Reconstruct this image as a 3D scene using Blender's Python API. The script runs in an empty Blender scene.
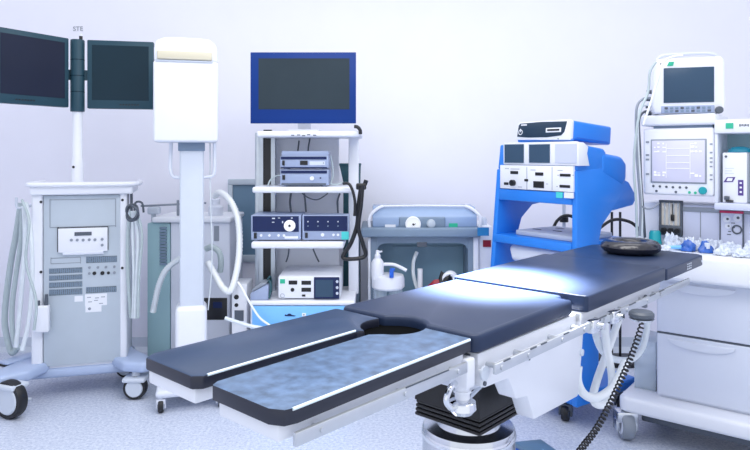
import bpy, bmesh, math, random
from mathutils import Vector, Matrix
random.seed(7)
SC = bpy.context.scene
COL = SC.collection

# ---------------------------------------------------------------- camera
FP, HR, CZ = 650.0, 155.0, 1.5           # focal length in pixels, horizon row, eye height
cam_d = bpy.data.cameras.new('camera')
cam = bpy.data.objects.new('camera', cam_d); COL.objects.link(cam)
cam.location = (0, 0, CZ); cam.rotation_euler = (math.pi/2, 0, 0)
cam_d.sensor_width = 36; cam_d.lens = FP/750*36
cam_d.shift_y = -(225-HR)/750.0
cam_d.clip_start = .05
SC.camera = cam

# ---------------------------------------------------------------- light
SC.view_settings.view_transform = 'Standard'
SC.view_settings.look = 'None'
SC.view_settings.exposure = 0.34
SC.view_settings.gamma = 1.0
w = bpy.data.worlds.new('world'); SC.world = w; w.use_nodes = True
bg = w.node_tree.nodes['Background']
bg.inputs[0].default_value = (.88, .92, 1.0, 1); bg.inputs[1].default_value = .98

def area(name, loc, rot, sx, sy, power, col=(1, 1, 1)):
    l = bpy.data.lights.new(name, 'AREA'); l.shape = 'RECTANGLE'; l.size = sx; l.size_y = sy
    l.energy = power; l.color = col
    o = bpy.data.objects.new(name, l); COL.objects.link(o); o.location = loc; o.rotation_euler = rot
    return o
area('ceiling_lamp_front', (0.2, 1.6, 3.1), (0, 0, 0), 2.6, 1.2, 44, (1, .98, .97))
sp_ = bpy.data.lights.new('added_pad_spot', 'SPOT'); sp_.energy = 12500; sp_.spot_size = math.radians(18); sp_.spot_blend = 1.0; sp_.shadow_soft_size = .12; sp_.color = (.97, .98, 1)  # unseen spot added overhead to make the bright patch on the pads
so_ = bpy.data.objects.new('added_pad_spot', sp_); COL.objects.link(so_); so_.location = (.62, 2.9, 2.95)
so_.rotation_euler = (Vector((.43, 2.35, 1.04))-Vector((.62, 2.9, 2.95))).to_track_quat('-Z', 'Y').to_euler()
area('ceiling_lamp_back', (0.2, 3.4, 3.1), (0, 0, 0), 3.6, .8, 18, (1, .98, .97))

# ---------------------------------------------------------------- helpers
def lin(c):
    return c/12.92 if c <= .04045 else ((c+.055)/1.055)**2.4
def rgb(r, g, b):
    return (lin(r/255), lin(g/255), lin(b/255), 1)

def mat(name, col, rough=.45, metal=0.0, noise=0.0, nscale=30, bump=0.0, alpha=1.0, trans=0.0, emit=0.0, spec=.5, coat=0.0):
    m = bpy.data.materials.new(name); m.use_nodes = True
    nt = m.node_tree; p = nt.nodes['Principled BSDF']
    c = rgb(*col)
    p.inputs['Base Color'].default_value = c
    p.inputs['Roughness'].default_value = rough
    p.inputs['Metallic'].default_value = metal
    p.inputs['Specular IOR Level'].default_value = spec
    p.inputs['Coat Weight'].default_value = coat
    if alpha < 1: p.inputs['Alpha'].default_value = alpha
    if trans: p.inputs['Transmission Weight'].default_value = trans
    if emit:
        p.inputs['Emission Color'].default_value = c; p.inputs['Emission Strength'].default_value = emit
    tc = nt.nodes.new('ShaderNodeTexCoord')
    n = nt.nodes.new('ShaderNodeTexNoise'); n.inputs['Scale'].default_value = nscale; n.inputs['Detail'].default_value = 4
    nt.links.new(tc.outputs['Object'], n.inputs['Vector'])
    if noise:
        r = nt.nodes.new('ShaderNodeValToRGB')
        r.color_ramp.elements[0].position = .3; r.color_ramp.elements[1].position = .7
        r.color_ramp.elements[0].color = [x*(1-noise) for x in c[:3]]+[1]
        r.color_ramp.elements[1].color = [min(1, x*(1+noise)) for x in c[:3]]+[1]
        nt.links.new(n.outputs['Fac'], r.inputs['Fac']); nt.links.new(r.outputs['Color'], p.inputs['Base Color'])
    if bump:
        b = nt.nodes.new('ShaderNodeBump'); b.inputs['Strength'].default_value = bump; b.inputs['Distance'].default_value = .004
        nt.links.new(n.outputs['Fac'], b.inputs['Height']); nt.links.new(b.outputs['Normal'], p.inputs['Normal'])
    return m

M = {}
M['wall'] = mat('wall_paint', (237, 237, 247), .7, noise=.012, nscale=3)
M['white'] = mat('white_enamel', (226, 229, 237), .35, noise=.01, nscale=6)
M['white2'] = mat('white_plastic', (214, 219, 231), .42, noise=.015, nscale=8)
M['offwhite'] = mat('cream_plastic', (206, 200, 178), .4)
M['palegrey'] = mat('pale_grey', (200, 208, 220), .4, noise=.02, nscale=9)
M['drawer'] = mat('drawer_grey', (206, 212, 226), .42, noise=.015, nscale=5)
M['lav'] = mat('lavender_grey', (196, 202, 224), .45, noise=.02, nscale=5)
M['bluegrey'] = mat('blue_grey_panel', (180, 191, 202), .45, noise=.02, nscale=9)
M['bluegrey2'] = mat('blue_grey_dark', (118, 138, 160), .4, noise=.03, nscale=6)
M['slate'] = mat('slate_blue', (98, 128, 152), .35, noise=.04, nscale=5)
M['hoodm'] = mat('hood_blue_grey', (150, 172, 204), .22, noise=.03, nscale=5)
M['recess'] = mat('recess_teal_grey', (116, 150, 170), .4, noise=.03, nscale=6)
M['bezel'] = mat('dark_teal_bezel', (40, 70, 84), .4, spec=.25)
M['screen'] = mat('screen_dark_navy', (34, 40, 58), .2, noise=.05, nscale=2, spec=.18)
M['screen2'] = mat('screen_dark_teal', (24, 46, 58), .2, noise=.05, nscale=2, spec=.18)
M['screen3'] = mat('screen_grey_green', (46, 58, 66), .25, noise=.08, nscale=3, spec=.18)
M['screen4'] = mat('screen_slate', (56, 78, 100), .25, noise=.05, nscale=3, spec=.2)
M['royal'] = mat('royal_blue_bezel', (5, 50, 122), .4, spec=.25)
M['blue'] = mat('bright_blue_enamel', (34, 124, 220), .32, noise=.02, nscale=4)
M['blue_d'] = mat('deep_blue_plastic', (18, 92, 200), .4)
M['sky'] = mat('sky_blue_front', (120, 186, 244), .35, noise=.03, nscale=4)
M['navy'] = mat('navy_panel', (30, 42, 82), .35, spec=.22)
M['navy2'] = mat('navy_teal_panel', (22, 48, 70), .28)
M['dvc'] = mat('device_silver_blue', (150, 164, 194), .38, noise=.02, nscale=9)
M['black'] = mat('black_plastic', (18, 20, 26), .35)
M['rubber'] = mat('black_rubber', (22, 24, 30), .5, noise=.1, nscale=40)
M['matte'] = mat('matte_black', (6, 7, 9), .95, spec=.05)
M['bellow'] = mat('black_bellows', (9, 9, 12), .42, noise=.1, nscale=12, bump=.3)
M['steel'] = mat('brushed_steel', (206, 210, 216), .22, 1.0, noise=.06, nscale=14)
M['rail'] = mat('rail_metal', (196, 201, 208), .3, .55, noise=.03, nscale=14)
M['chrome'] = mat('chrome', (225, 228, 232), .12, 1.0)
M['alu'] = mat('aluminium', (190, 198, 206), .35, .8, noise=.04, nscale=20)
M['pad'] = mat('navy_vinyl_pad', (38, 51, 78), .34, noise=.06, nscale=7, bump=.05, spec=.28)
M['padside'] = mat('dark_vinyl', (30, 34, 50), .4, noise=.06, nscale=9)
M['padleg'] = mat('sheen_blue_vinyl', (84, 108, 140), .36, noise=.34, nscale=34, bump=.2, spec=.35)  # pale wet sheen put into the base colour, plus a dusty mottle
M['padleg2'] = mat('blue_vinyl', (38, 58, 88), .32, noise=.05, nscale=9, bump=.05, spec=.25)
M['piping'] = mat('pale_piping', (222, 238, 244), .4)
M['hose'] = mat('grey_hose', (172, 186, 190), .45, noise=.05, nscale=30)
M['hose2'] = mat('pale_hose', (214, 222, 228), .4, noise=.04, nscale=30)
M['hosew'] = mat('white_hose', (236, 240, 242), .35)
M['dgrey'] = mat('dark_grey', (78, 86, 98), .4)
M['mgrey'] = mat('mid_grey', (136, 144, 156), .4, noise=.04, nscale=12)
M['vent'] = mat('vent_grille', (104, 118, 130), .5, noise=.35, nscale=160)
M['teal'] = mat('teal_plastic', (16, 150, 160), .35)
M['tealglass'] = mat('teal_dome', (10, 124, 150), .12, spec=.8)
M['tealwall'] = mat('teal_grey_back', (150, 184, 192), .5)
M['green'] = mat('green_label', (40, 176, 140), .5)
M['mint'] = mat('mint_label', (70, 200, 200), .5)
M['dteal'] = mat('dark_green_case', (40, 82, 92), .4, noise=.08, nscale=6)
M['red'] = mat('dark_red', (140, 22, 40), .45)
M['mag'] = mat('crimson_label', (190, 40, 88), .5)
M['purple'] = mat('purple_print', (78, 56, 128), .5)
M['vscreen'] = mat('pale_lilac_screen', (206, 206, 226), .25, noise=.03, nscale=8)
M['vline'] = mat('screen_trace_white', (244, 244, 250), .4)
M['beige'] = mat('beige_scale', (206, 200, 192), .45, noise=.05, nscale=20)
M['dial'] = mat('white_dial', (246, 247, 248), .4)
M['stickr'] = mat('sticker_blue', (36, 120, 176), .45)
M['clear'] = mat('clear_plastic', (214, 228, 240), .12, alpha=.34)
M['wrap'] = mat('crumpled_plastic', (206, 214, 228), .25, noise=.04, nscale=12)
M['wrapb'] = mat('blue_wrap', (44, 92, 176), .3, noise=.2, nscale=20)
M['gel'] = mat('black_gel_ring', (30, 30, 42), .16, noise=.25, nscale=40, bump=.5, spec=.7)
M['greyblue_hl'] = mat('silver_blue_leg', (168, 184, 214), .3, noise=.03, nscale=6)
M['blackhole'] = mat('socket_black', (12, 13, 18), .5)
M['bone'] = mat('keyboard_grey', (176, 184, 200), .45, noise=.03, nscale=12)

def floor_mat():
    m = bpy.data.materials.new('speckled_vinyl_floor'); m.use_nodes = True
    nt = m.node_tree; p = nt.nodes['Principled BSDF']
    tc = nt.nodes.new('ShaderNodeTexCoord')
    n = nt.nodes.new('ShaderNodeTexNoise'); n.inputs['Scale'].default_value = 60; n.inputs['Detail'].default_value = 6; n.inputs['Roughness'].default_value = .8
    n2 = nt.nodes.new('ShaderNodeTexNoise'); n2.inputs['Scale'].default_value = 1.2
    r = nt.nodes.new('ShaderNodeValToRGB'); r.color_ramp.elements[0].position = .36; r.color_ramp.elements[1].position = .62
    r.color_ramp.elements[0].color = rgb(172, 183, 206); r.color_ramp.elements[1].color = rgb(228, 233, 243)
    mx = nt.nodes.new('ShaderNodeMix'); mx.data_type = 'RGBA'; mx.blend_type = 'MULTIPLY'
    r2 = nt.nodes.new('ShaderNodeValToRGB'); r2.color_ramp.elements[0].color = rgb(236, 238, 244); r2.color_ramp.elements[1].color = (1, 1, 1, 1)
    nt.links.new(tc.outputs['Object'], n.inputs['Vector']); nt.links.new(tc.outputs['Object'], n2.inputs['Vector'])
    nt.links.new(n.outputs['Fac'], r.inputs['Fac']); nt.links.new(n2.outputs['Fac'], r2.inputs['Fac'])
    mx.inputs['Factor'].default_value = 1
    nt.links.new(r.outputs['Color'], mx.inputs['A']); nt.links.new(r2.outputs['Color'], mx.inputs['B'])
    nt.links.new(mx.outputs['Result'], p.inputs['Base Color'])
    p.inputs['Roughness'].default_value = .38
    return m
M['floor'] = floor_mat()

class F:
    """plan frame: origin O, turned by rot degrees; turns measured image positions into local metres on a local plane"""
    def __init__(s, O, rot=0, z0=0):
        s.O = O; s.rot = math.radians(rot); s.z0 = z0
        s.e = (math.cos(s.rot), math.sin(s.rot)); s.v = (-math.sin(s.rot), math.cos(s.rot))
    def _r(s, px, py): return (px-375)/FP, (py-HR)/FP
    def p(s, px, py, y):                        # -> local x, z on the plane local y
        t, k = s._r(px, py)
        Y = (y + s.O[0]*s.v[0] + s.O[1]*s.v[1])/(t*s.v[0]+s.v[1])
        return (t*Y-s.O[0])*s.e[0]+(Y-s.O[1])*s.e[1], CZ-k*Y-s.z0
    def q(s, px, py, x):                        # -> local y, z on the plane local x
        t, k = s._r(px, py)
        Y = (x + s.O[0]*s.e[0] + s.O[1]*s.e[1])/(t*s.e[0]+s.e[1])
        return (t*Y-s.O[0])*s.v[0]+(Y-s.O[1])*s.v[1], CZ-k*Y-s.z0
    def P(s, px, py, y):
        x, z = s.p(px, py, y); return (x, y, z)
    def h(s, px, py, z):                        # -> local x, y on the level plane z (local)
        t, k = s._r(px, py); Y = (CZ-z-s.z0)/k
        dx, dy = t*Y-s.O[0], Y-s.O[1]
        return dx*s.e[0]+dy*s.e[1], dx*s.v[0]+dy*s.v[1]

def catmull(pts, sub=8, closed=False):
    pts = [Vector(p) for p in pts]; n = len(pts); out = []
    rng = n if closed else n-1
    for i in range(rng):
        if closed: a, b, c, d = pts[(i-1) % n], pts[i], pts[(i+1) % n], pts[(i+2) % n]
        else: a, b, c, d = pts[max(i-1, 0)], pts[i], pts[i+1], pts[min(i+2, n-1)]
        for j in range(sub):
            t = j/sub
            out.append(.5*((2*b)+(c-a)*t+(2*a-5*b+4*c-d)*t*t+(3*b-a-3*c+d)*t**3))
    if not closed: out.append(pts[-1])
    return out

class MB:
    def __init__(s): s.bm = bmesh.new(); s.m = 0
    def mi(s, k): s.m = k; return s
    def _merge(s, t):
        for f in t.faces: f.material_index = s.m
        me = bpy.data.meshes.new('tmp'); t.to_mesh(me); t.free(); s.bm.from_mesh(me); bpy.data.meshes.remove(me)
        return s
    def box(s, x0, x1, y0, y1, z0, z1, b=0, seg=2, rx=0, ry=0, rz=0):
        t = bmesh.new(); bmesh.ops.create_cube(t, size=1)
        sx, sy, sz = abs(x1-x0), abs(y1-y0), abs(z1-z0)
        bmesh.ops.scale(t, vec=(sx, sy, sz), verts=t.verts)
        b = min(b, .49*min(sx, sy, sz))
        if b > 0: bmesh.ops.bevel(t, geom=t.edges[:], offset=b, segments=seg, affect='EDGES', profile=.5)
        mm = Matrix.Translation(((x0+x1)/2, (y0+y1)/2, (z0+z1)/2))
        if rx or ry or rz:
            mm = mm @ Matrix.Rotation(rz, 4, 'Z') @ Matrix.Rotation(ry, 4, 'Y') @ Matrix.Rotation(rx, 4, 'X')
        bmesh.ops.transform(t, matrix=mm, verts=t.verts)
        return s._merge(t)
    def prism(s, poly, plane, a, c, b=0, seg=2, lim=30):
        """extrude a 2-D outline: plane 'xz' along y, 'xy' along z, 'yz' along x, from a to c"""
        t = bmesh.new()
        mk = {'xz': lambda p, k: (p[0], k, p[1]), 'xy': lambda p, k: (p[0], p[1], k), 'yz': lambda p, k: (k, p[0], p[1])}[plane]
        v0 = [t.verts.new(mk(p, a)) for p in poly]; v1 = [t.verts.new(mk(p, c)) for p in poly]
        n = len(poly)
        t.faces.new(v0); t.faces.new(v1[::-1])
        for i in range(n): t.faces.new((v0[i], v1[i], v1[(i+1) % n], v0[(i+1) % n]))
        bmesh.ops.recalc_face_normals(t, faces=t.faces)
        if b > 0:
            ed = [e for e in t.edges if len(e.link_faces) == 2 and e.calc_face_angle(0) > math.radians(lim)]
            bmesh.ops.bevel(t, geom=ed, offset=b, segments=seg, affect='EDGES', profile=.5, clamp_overlap=True)
        return s._merge(t)
    def cyl(s, p0, p1, r, r2=None, n=20):
        p0, p1 = Vector(p0), Vector(p1); d = p1-p0
        t = bmesh.new()
        bmesh.ops.create_cone(t, cap_ends=True, segments=n, radius1=r, radius2=r if r2 is None else r2, depth=d.length)
        q = d.to_track_quat('Z', 'Y').to_matrix().to_4x4()
        bmesh.ops.transform(t, matrix=Matrix.Translation((p0+p1)/2) @ q, verts=t.verts)
        return s._merge(t)
    def tube(s, pts, r, n=8, sub=6, closed=False, smooth=True, ribs=0):
        P = catmull(pts, sub, closed) if smooth else [Vector(p) for p in pts]
        t = bmesh.new(); rings = []; N = len(P); up = None
        for i in range(N):
            a = P[(i-1) % N] if closed or i > 0 else P[i]; c = P[(i+1) % N] if closed or i < N-1 else P[i]
            d = (c-a).normalized()
            if up is None:
                up = d.orthogonal().normalized()
            else:
                up = (up-d*up.dot(d))
                up = up.normalized() if up.length > 1e-6 else d.orthogonal().normalized()
            w_ = d.cross(up)
            rr = r*(1+(.12 if i % 2 else -.06)) if ribs else r
            rings.append([t.verts.new(P[i]+(up*math.cos(2*math.pi*k/n)+w_*math.sin(2*math.pi*k/n))*rr) for k in range(n)])
        for i in range(N if closed else N-1):
            A, B = rings[i], rings[(i+1) % N]
            for k in range(n): t.faces.new((A[k], A[(k+1) % n], B[(k+1) % n], B[k]))
        if not closed: t.faces.new(rings[0][::-1]); t.faces.new(rings[-1])
        bmesh.ops.recalc_face_normals(t, faces=t.faces)
        return s._merge(t)
    def lathe(s, prof, c=(0, 0, 0), n=28, axis='z'):
        t = bmesh.new(); rings = []
        for r, z in prof:
            ring = []
            for k in range(n):
                a = 2*math.pi*k/n; x, y = max(r, 1e-4)*math.cos(a), max(r, 1e-4)*math.sin(a)
                v = (x, y, z) if axis == 'z' else (x, -z, y) if axis == 'y' else (z, x, y)
                ring.append(t.verts.new((v[0]+c[0], v[1]+c[1], v[2]+c[2])))
            rings.append(ring)
        for A, B in zip(rings, rings[1:]):
            for k in range(n): t.faces.new((A[k], A[(k+1) % n], B[(k+1) % n], B[k]))
        t.faces.new(rings[0][::-1]); t.faces.new(rings[-1])
        bmesh.ops.recalc_face_normals(t, faces=t.faces)
        return s._merge(t)
    def blob(s, c, sx, sy, sz, amp=.3, sub=3, flat=True, seed=0):
        from mathutils import noise
        t = bmesh.new(); bmesh.ops.create_icosphere(t, subdivisions=sub, radius=1)
        for v in t.verts:
            q = v.co*2.1+Vector((seed*7.1, seed*3.3, 1.7*seed))
            k = 1+amp*noise.noise(q)+amp*.6*noise.noise(q*2.7)
            v.co = Vector((v.co.x*sx*k, v.co.y*sy*k, max(v.co.z, -.0 if flat else -9)*sz*k))+Vector(c)
        return s._merge(t)
    def xf(s, mtx): bmesh.ops.transform(s.bm, matrix=mtx, verts=s.bm.verts); return s
    def build(s, name, mats, parent=None, loc=None, rot=None, ang=35, label=None):
        me = bpy.data.meshes.new(name); s.bm.to_mesh(me); s.bm.free()
        for k in (mats if isinstance(mats, (list, tuple)) else [mats]): me.materials.append(M[k])
        for p in me.polygons: p.use_smooth = True
        me.set_sharp_from_angle(angle=math.radians(ang))
        o = bpy.data.objects.new(name, me); COL.objects.link(o)
        if parent: o.parent = parent
        if loc: o.location = loc
        if rot: o.rotation_euler = rot
        if label: o['label'] = label
        return o

def tag(o, label, cat, group=None):
    o['label'] = label; o['category'] = cat
    if group: o['group'] = group
    return o
def thing(name, label, cat, loc=(0, 0, 0), rot=0, group=None):
    o = bpy.data.objects.new(name, None); COL.objects.link(o); o.empty_display_size = .1
    o.location = loc; o.rotation_euler = (0, 0, math.radians(rot))
    return tag(o, label, cat, group)
def struct(o): o['kind'] = 'structure'; return o
def pbox(mb, f, x0, y0, x1, y1, y, d, b=0, seg=2):
    """box whose front face covers the measured rectangle on local plane y, going back by d (negative d = forward)"""
    cx, cy = (x0+x1)/2, (y0+y1)/2
    xa, xb = f.p(x0, cy, y)[0], f.p(x1, cy, y)[0]; za, zb = f.p(cx, y0, y)[1], f.p(cx, y1, y)[1]
    return mb.box(xa, xb, min(y, y+d), max(y, y+d), zb, za, b, seg)
def plate(name, m, parent, f, x0, y0, x1, y1, y, th=.004, b=0, label=None):
    return pbox(MB(), f, x0, y0, x1, y1, y-th, th+.001, b).build(name, m, parent, label=label)
def disc(name, m, parent, f, px, py, r, y, th=.006, label=None, n=20):
    x, z = f.p(px, py, y); return MB().cyl((x, y+.001, z), (x, y-th, z), r, n=n).build(name, m, parent, label=label)
def caster(parent, x, y, r, m='white2', wd=.03, turn=0, wm='rubber', hub='palegrey'):
    k = MB(); k.box(-wd*.9, wd*.9, -r*.55, r*.6, r*1.25, r*2.0, .008); k.cyl((0, 0, r*1.9), (0, 0, r*2.25), .012)
    k.box(-wd*.95, -wd*.62, -r*.35, r*.45, r*.6, r*1.4, .004); k.box(wd*.62, wd*.95, -r*.35, r*.45, r*.6, r*1.4, .004)
    o = k.build('caster', m, parent, (x, y, 0), (0, 0, turn))
    wb = MB(); wb.lathe([(r*.5, -wd*.5), (r*.92, -wd*.5), (r, -wd*.3), (r, wd*.3), (r*.92, wd*.5), (r*.5, wd*.5)], (0, 0, r), 24, 'x')
    wb.mi(1).lathe([(0.001, -wd*.53), (r*.66, -wd*.53), (r*.7, -wd*.4), (r*.7, wd*.4), (r*.66, wd*.53), (.001, wd*.53)], (0, 0, r), 24, 'x')
    wb.build('wheel', [wm, hub], o)
    return o

# ================================================================ setting
struct(MB().box(-3.5, 3.8, -1.0, 5.1, -.1, 0).build('floor', 'floor'))
struct(MB().box(-3.5, 3.8, 5.0, 5.1, 0, 3.3).build('wall_back', 'wall'))
struct(MB().box(-3.6, -3.5, -1.0, 5.1, 0, 3.3).build('wall_left', 'wall'))
struct(MB().box(3.8, 3.9, -1.0, 5.1, 0, 3.3).build('wall_right', 'wall'))
struct(MB().prism([(5.0, 0), (4.94, 0), (4.985, .03), (4.99, .1), (5.0, .1)], 'yz', -3.5, 3.8).build('baseboard_back', 'palegrey'))

def wall_window():
    f = F((0, 5.0)); w0 = thing('window_1', 'grey framed blue-grey glazed panel in the back wall behind the video cart', 'window', (0, 5.0, 0))
    del w0['category']; w0['kind'] = 'structure'
    x0, z1 = f.p(228, 179, -.02); x1, z0 = f.p(305, 262, -.02)
    k = MB(); fw = .045
    k.box(x0, x1, -.03, 0, z1-fw, z1, .006); k.box(x0, x1, -.03, 0, z0, z0+fw*1.2, .006)
    k.box(x0, x0+fw*.8, -.03, 0, z0+fw, z1-fw, .004); k.box(x1-fw, x1, -.03, 0, z0+fw, z1-fw, .004)
    k.build('window_frame', 'bluegrey', w0)
    k = MB().box(x0+fw*.7, x1-fw*.7, -.012, -.002, z0+fw, z1-fw); k.build('window_pane', 'slate', w0)
wall_window()

# ================================================================ imaging workstation, far left
def imaging_cart():
    Y0 = 4.0; X0 = (79-375)/FP*Y0; RI = 16; f = F((X0, Y0), RI)
    t = thing('imaging_workstation', 'white wheeled workstation with grey front and two dark monitors on its pole', 'medical cart', (X0, Y0, 0), RI)
    k = MB(); xl, zt = f.p(31, 193, 0); xr, _ = f.p(127, 193, 0)
    zb = .19
    k.box(xl, xl+.062, 0, .4, zb, zt, .012, 3); k.box(xr-.042, xr, 0, .4, zb, zt, .012, 3)
    k.box(xl+.05, xr-.03, .03, .4, zb, zt, .004)
    k.build('body', 'white', t)
    pl, pz = f.p(43, 196, 0); pr, _ = f.p(120.5, 196, 0)
    MB().box(pl, pr, .012, .035, zb+.02, pz, .003).build('front_panel', 'bluegrey', t)
    yf = .012
    k = MB()
    def outline(k, x0, y0, x1, y1, wpx=.7):
        pbox(k, f, x0, y0, x1, y0+wpx, yf-.002, .003); pbox(k, f, x0, y1-wpx, x1, y1, yf-.002, .003)
        pbox(k, f, x0, y0, x0+wpx, y1, yf-.002, .003); pbox(k, f, x1-wpx, y0, x1, y1, yf-.002, .003)
    outline(k, 49.6, 199, 116, 227); k.build('access_cover', 'mgrey', t)
    k = MB(); outline(k, 50.6, 257.5, 80.8, 263.5, .6); k.build('blank_slot', 'mgrey', t)
    # top with rail
    k = MB(); x0, z1 = f.p(31, 184.5, -.03); x1, z0 = f.p(133, 194, -.03)
    k.box(x0-.01, x1, -.03, .4, z0, z1-.012, .012, 3)
    k.build('top', 'white', t)
    k = MB(); zz = z1-.002
    k.tube([(x0-.01, .38, zz), (x0-.03, .2, zz), (x0-.025, .0, zz), (x0+.03, -.045, zz), (-.02, -.05, zz), (x1-.03, -.045, zz), (x1+.03, .0, zz), (x1+.03, .2, zz), (x1+.01, .38, zz)], .014, 10)
    k.build('top_rail', 'white', t)
    cp = pbox(MB(), f, 58, 228, 107.5, 252, yf-.02, .022, .003).build('control_panel', 'white', t)
    k = MB(); pbox(k, f, 57.3, 227.3, 108, 229, yf-.012, .014); pbox(k, f, 57.3, 227.3, 58.6, 252, yf-.012, .014); pbox(k, f, 107, 227.3, 108.2, 250, yf-.012, .014)
    k.build('panel_gasket', 'black', cp)
    pbox(MB(), f, 62.5, 251.5, 103.5, 254.6, yf-.022, .024, .003).build('panel_lip', 'white2', cp)
    plate('display', 'dgrey', cp, f, 74.5, 232, 91.6, 235.6, yf-.02)
    for bx, by in ((71.4, 240), (77.3, 240), (83.2, 240), (89.3, 239.7), (95, 239.6), (102.2, 239.2), (102.2, 245)):
        disc('button', 'mgrey', cp, f, bx, by, .0085, yf-.02)
    for r in ((86, 256.2, 117, 262.6), (49, 268, 82.3, 273.2), (49, 275, 82.3, 280), (49, 282, 82.3, 287.3), (49, 289, 82.3, 295), (86, 286.6, 116.5, 292.6)):
        k = MB(); pbox(k, f, *r, yf-.002, .003)
        n = 16
        for i in range(n):
            a = r[0]+(r[2]-r[0])*(i+.2)/n; k.mi(1); pbox(k, f, a, r[1]+.5, a+(r[2]-r[0])/n*.45, r[3]-.5, yf-.004, .003)
        k.build('vent_grille', ['vent', 'bluegrey2'], t)
    for x, y, m, r in ((89.5, 267.5, 'mgrey', .008), (98, 267.3, 'mgrey', .008), (106, 267, 'mgrey', .008), (114.4, 266.7, 'mgrey', .008), (89.4, 273.4, 'mgrey', .008), (94.4, 273.2, 'black', .011), (102.5, 273, 'black', .012), (108.5, 272.8, 'black', .009), (114.4, 272.6, 'mgrey', .009)):
        disc('port', m, t, f, x, y, r, yf)
    for r in ((74.5, 296, 82.8, 301.6), (85, 293.8, 107, 305.6), (85.4, 305.8, 101.5, 312)):
        s_ = plate('sticker', 'white', t, f, *r, yf, .0015)
    k = MB()
    for i, (a, b_) in enumerate(((87, 297), (95, 297.5), (101, 296.5), (88, 301.5), (94, 300), (99, 303))): pbox(k, f, a, b_, a+4, b_+.8, yf-.002, .001)
    k.build('printed_lines', 'mgrey', t)
    disc('printed_seal', 'mgrey', t, f, 89.5, 308.8, .009, yf-.0015, .001)
    for x, y in ((42.3, 202), (122.5, 200), (42.8, 272), (122.3, 268)): disc('screw', 'black', t, f, x if x > 100 else 41, y, .008, 0, .003)
    # pole and monitors
    py = .2; fx = f.p(77.5, 100, py)[0]; Yp = Y0+f.e[1]*fx+f.v[1]*py
    zr = lambda y: CZ-(y-HR)/FP*Yp
    MB().lathe([(.037, zr(184)), (.037, zr(162)), (.034, zr(160)), (.031, zr(159)), (.031, zr(100))], (fx, py, 0)).build('pole', 'white', t)
    disc('pole_screw', 'black', t, f, 73.5, 167, .008, py-.034)
    k = MB().lathe([(.030, zr(112)), (.043, zr(111.5)), (.043, zr(41)), (.04, zr(40)), (.01, zr(39.8))], (fx, py, 0), 24)
    for yy in (60, 76, 92): k.mi(1).lathe([(.0435, zr(yy+.4)), (.0445, zr(yy)), (.0435, zr(yy-.4))], (fx, py, 0), 24)
    k.build('monitor_mount', ['bezel', 'screen2'], t)
    k = MB().cyl((fx+.02, py, zr(40)), (fx+.02, py, zr(36)), .011); k.mi(1).cyl((fx+.022, py, zr(36)), (fx+.022, py, zr(33)), .008, .003)
    k.build('cable_plug', ['black', 'white'], t)
    def monitor(xa, xb, ya, yb, z0, z1, scr, side):
        L = math.hypot(xb-xa, yb-ya); a = math.atan2(yb-ya, xb-xa)
        k = MB(); k.box(0, L, 0, .05, z0, z1, .006); k.box(L*.25, L*.75, .045, .085, z0+.08, z1-.08, .01)
        m = k.build('monitor', 'bezel', t, (xa, ya, 0), (0, 0, a))
        k = MB().box(.03, L-.03, -.002, .004, z0+.055, z1-.032, 0); k.build('screen', scr, m)
        k = MB()
        for i in range(7): k.box(L*.5+.018*i*(1 if side > 0 else -1)-.005, L*.5+.018*i*(1 if side > 0 else -1)+.005, -.003, .002, z0+.022, z0+.03)
        k.build('buttons', 'black', m)
        return m
    zz0, zz1 = zr(108), zr(40)
    fr = f; xa = fr.p(87, 70, py-.03)[0]; xb = fr.p(153.5, 70, py-.06)[0]
    monitor(xa, xb, py-.03, py-.06, zz0-.003, zz1, 'screen2', 1)
    xb2 = fr.p(69, 70, py-.04)[0]; xa2 = fr.p(-5, 70, py-.36)[0]
    monitor(xa2, xb2, py-.36, py-.04, zz0, zz1+.002, 'screen', -1)
    k = MB(); k.box(fx+.02, xa+.1, py-.005, py+.02, zr(80), zr(70)); k.box(xb2-.1, fx-.02, py-.005, py+.02, zr(80), zr(70)); k.build('monitor_arm', 'bezel', t)
    # base and castors
    k = MB(); k.box(xl-.02, xr+.02, .02, .4, .13, .195, .02, 3)
    k.prism([(xl+.02, .3), (xl+.16, .16), (xl+.02, -.12), (xl-.12, -.2), (xl-.2, -.17), (xl-.2, -.08)], 'xy', .17, .235, .02, 3)
    k.prism([(xr-.02, .3), (xr-.16, .16), (xr-.02, -.1), (xr+.1, -.16), (xr+.16, -.13), (xr+.16, -.06)], 'xy', .17, .235, .02, 3)
    k.prism([(xl-.2, .1), (xl-.14, .04), (xl+.05, .2), (xl+.05, .36)], 'xy', .225, .245, .01, 3); k.box(xr-.1, xr+.0, .3, .42, .15, .225, .02, 3)
    k.build('base', 'greyblue_hl', t)
    def wheel(x, y, r, turn):
        k = MB(); k.box(-.06, .06, -.07, .07, r*1.55, r*1.55+.03, .012); k.cyl((0, 0, r*1.5), (0, 0, .2), .025); k.box(.02, .05, -.02, .02, r*.6, r*1.6, .008); k.cyl((.05, 0, r*.75), (.085, -.05, r*.75), .01)
        o = k.build('caster', 'palegrey', t, (x, y, 0), (0, 0, turn))
        wb = MB(); wb.lathe([(r*.6, -.03), (r*.95, -.03), (r, -.018), (r, .018), (r*.95, .03), (r*.6, .03)], (-.01, 0, r), 32, 'x')
        wb.mi(1).lathe([(.002, -.036), (r*.7, -.036), (r*.76, -.03), (r*.76, .03), (r*.7, .036), (.002, .036)], (-.01, 0, r), 32, 'x')
        wb.build('wheel', ['rubber', 'palegrey'], o)
    cx = (12-375)/FP*3.84-X0
    cx = f.p(12, 400, -.2)[0]
    wheel(cx, -.2, .108, math.radians(52)); wheel(cx-.1, .14, .112, math.radians(48))
    wheel(xr+.06, -.08, .07, math.radians(75)); wheel(xr-.03, .36, .07, math.radians(60))
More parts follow.
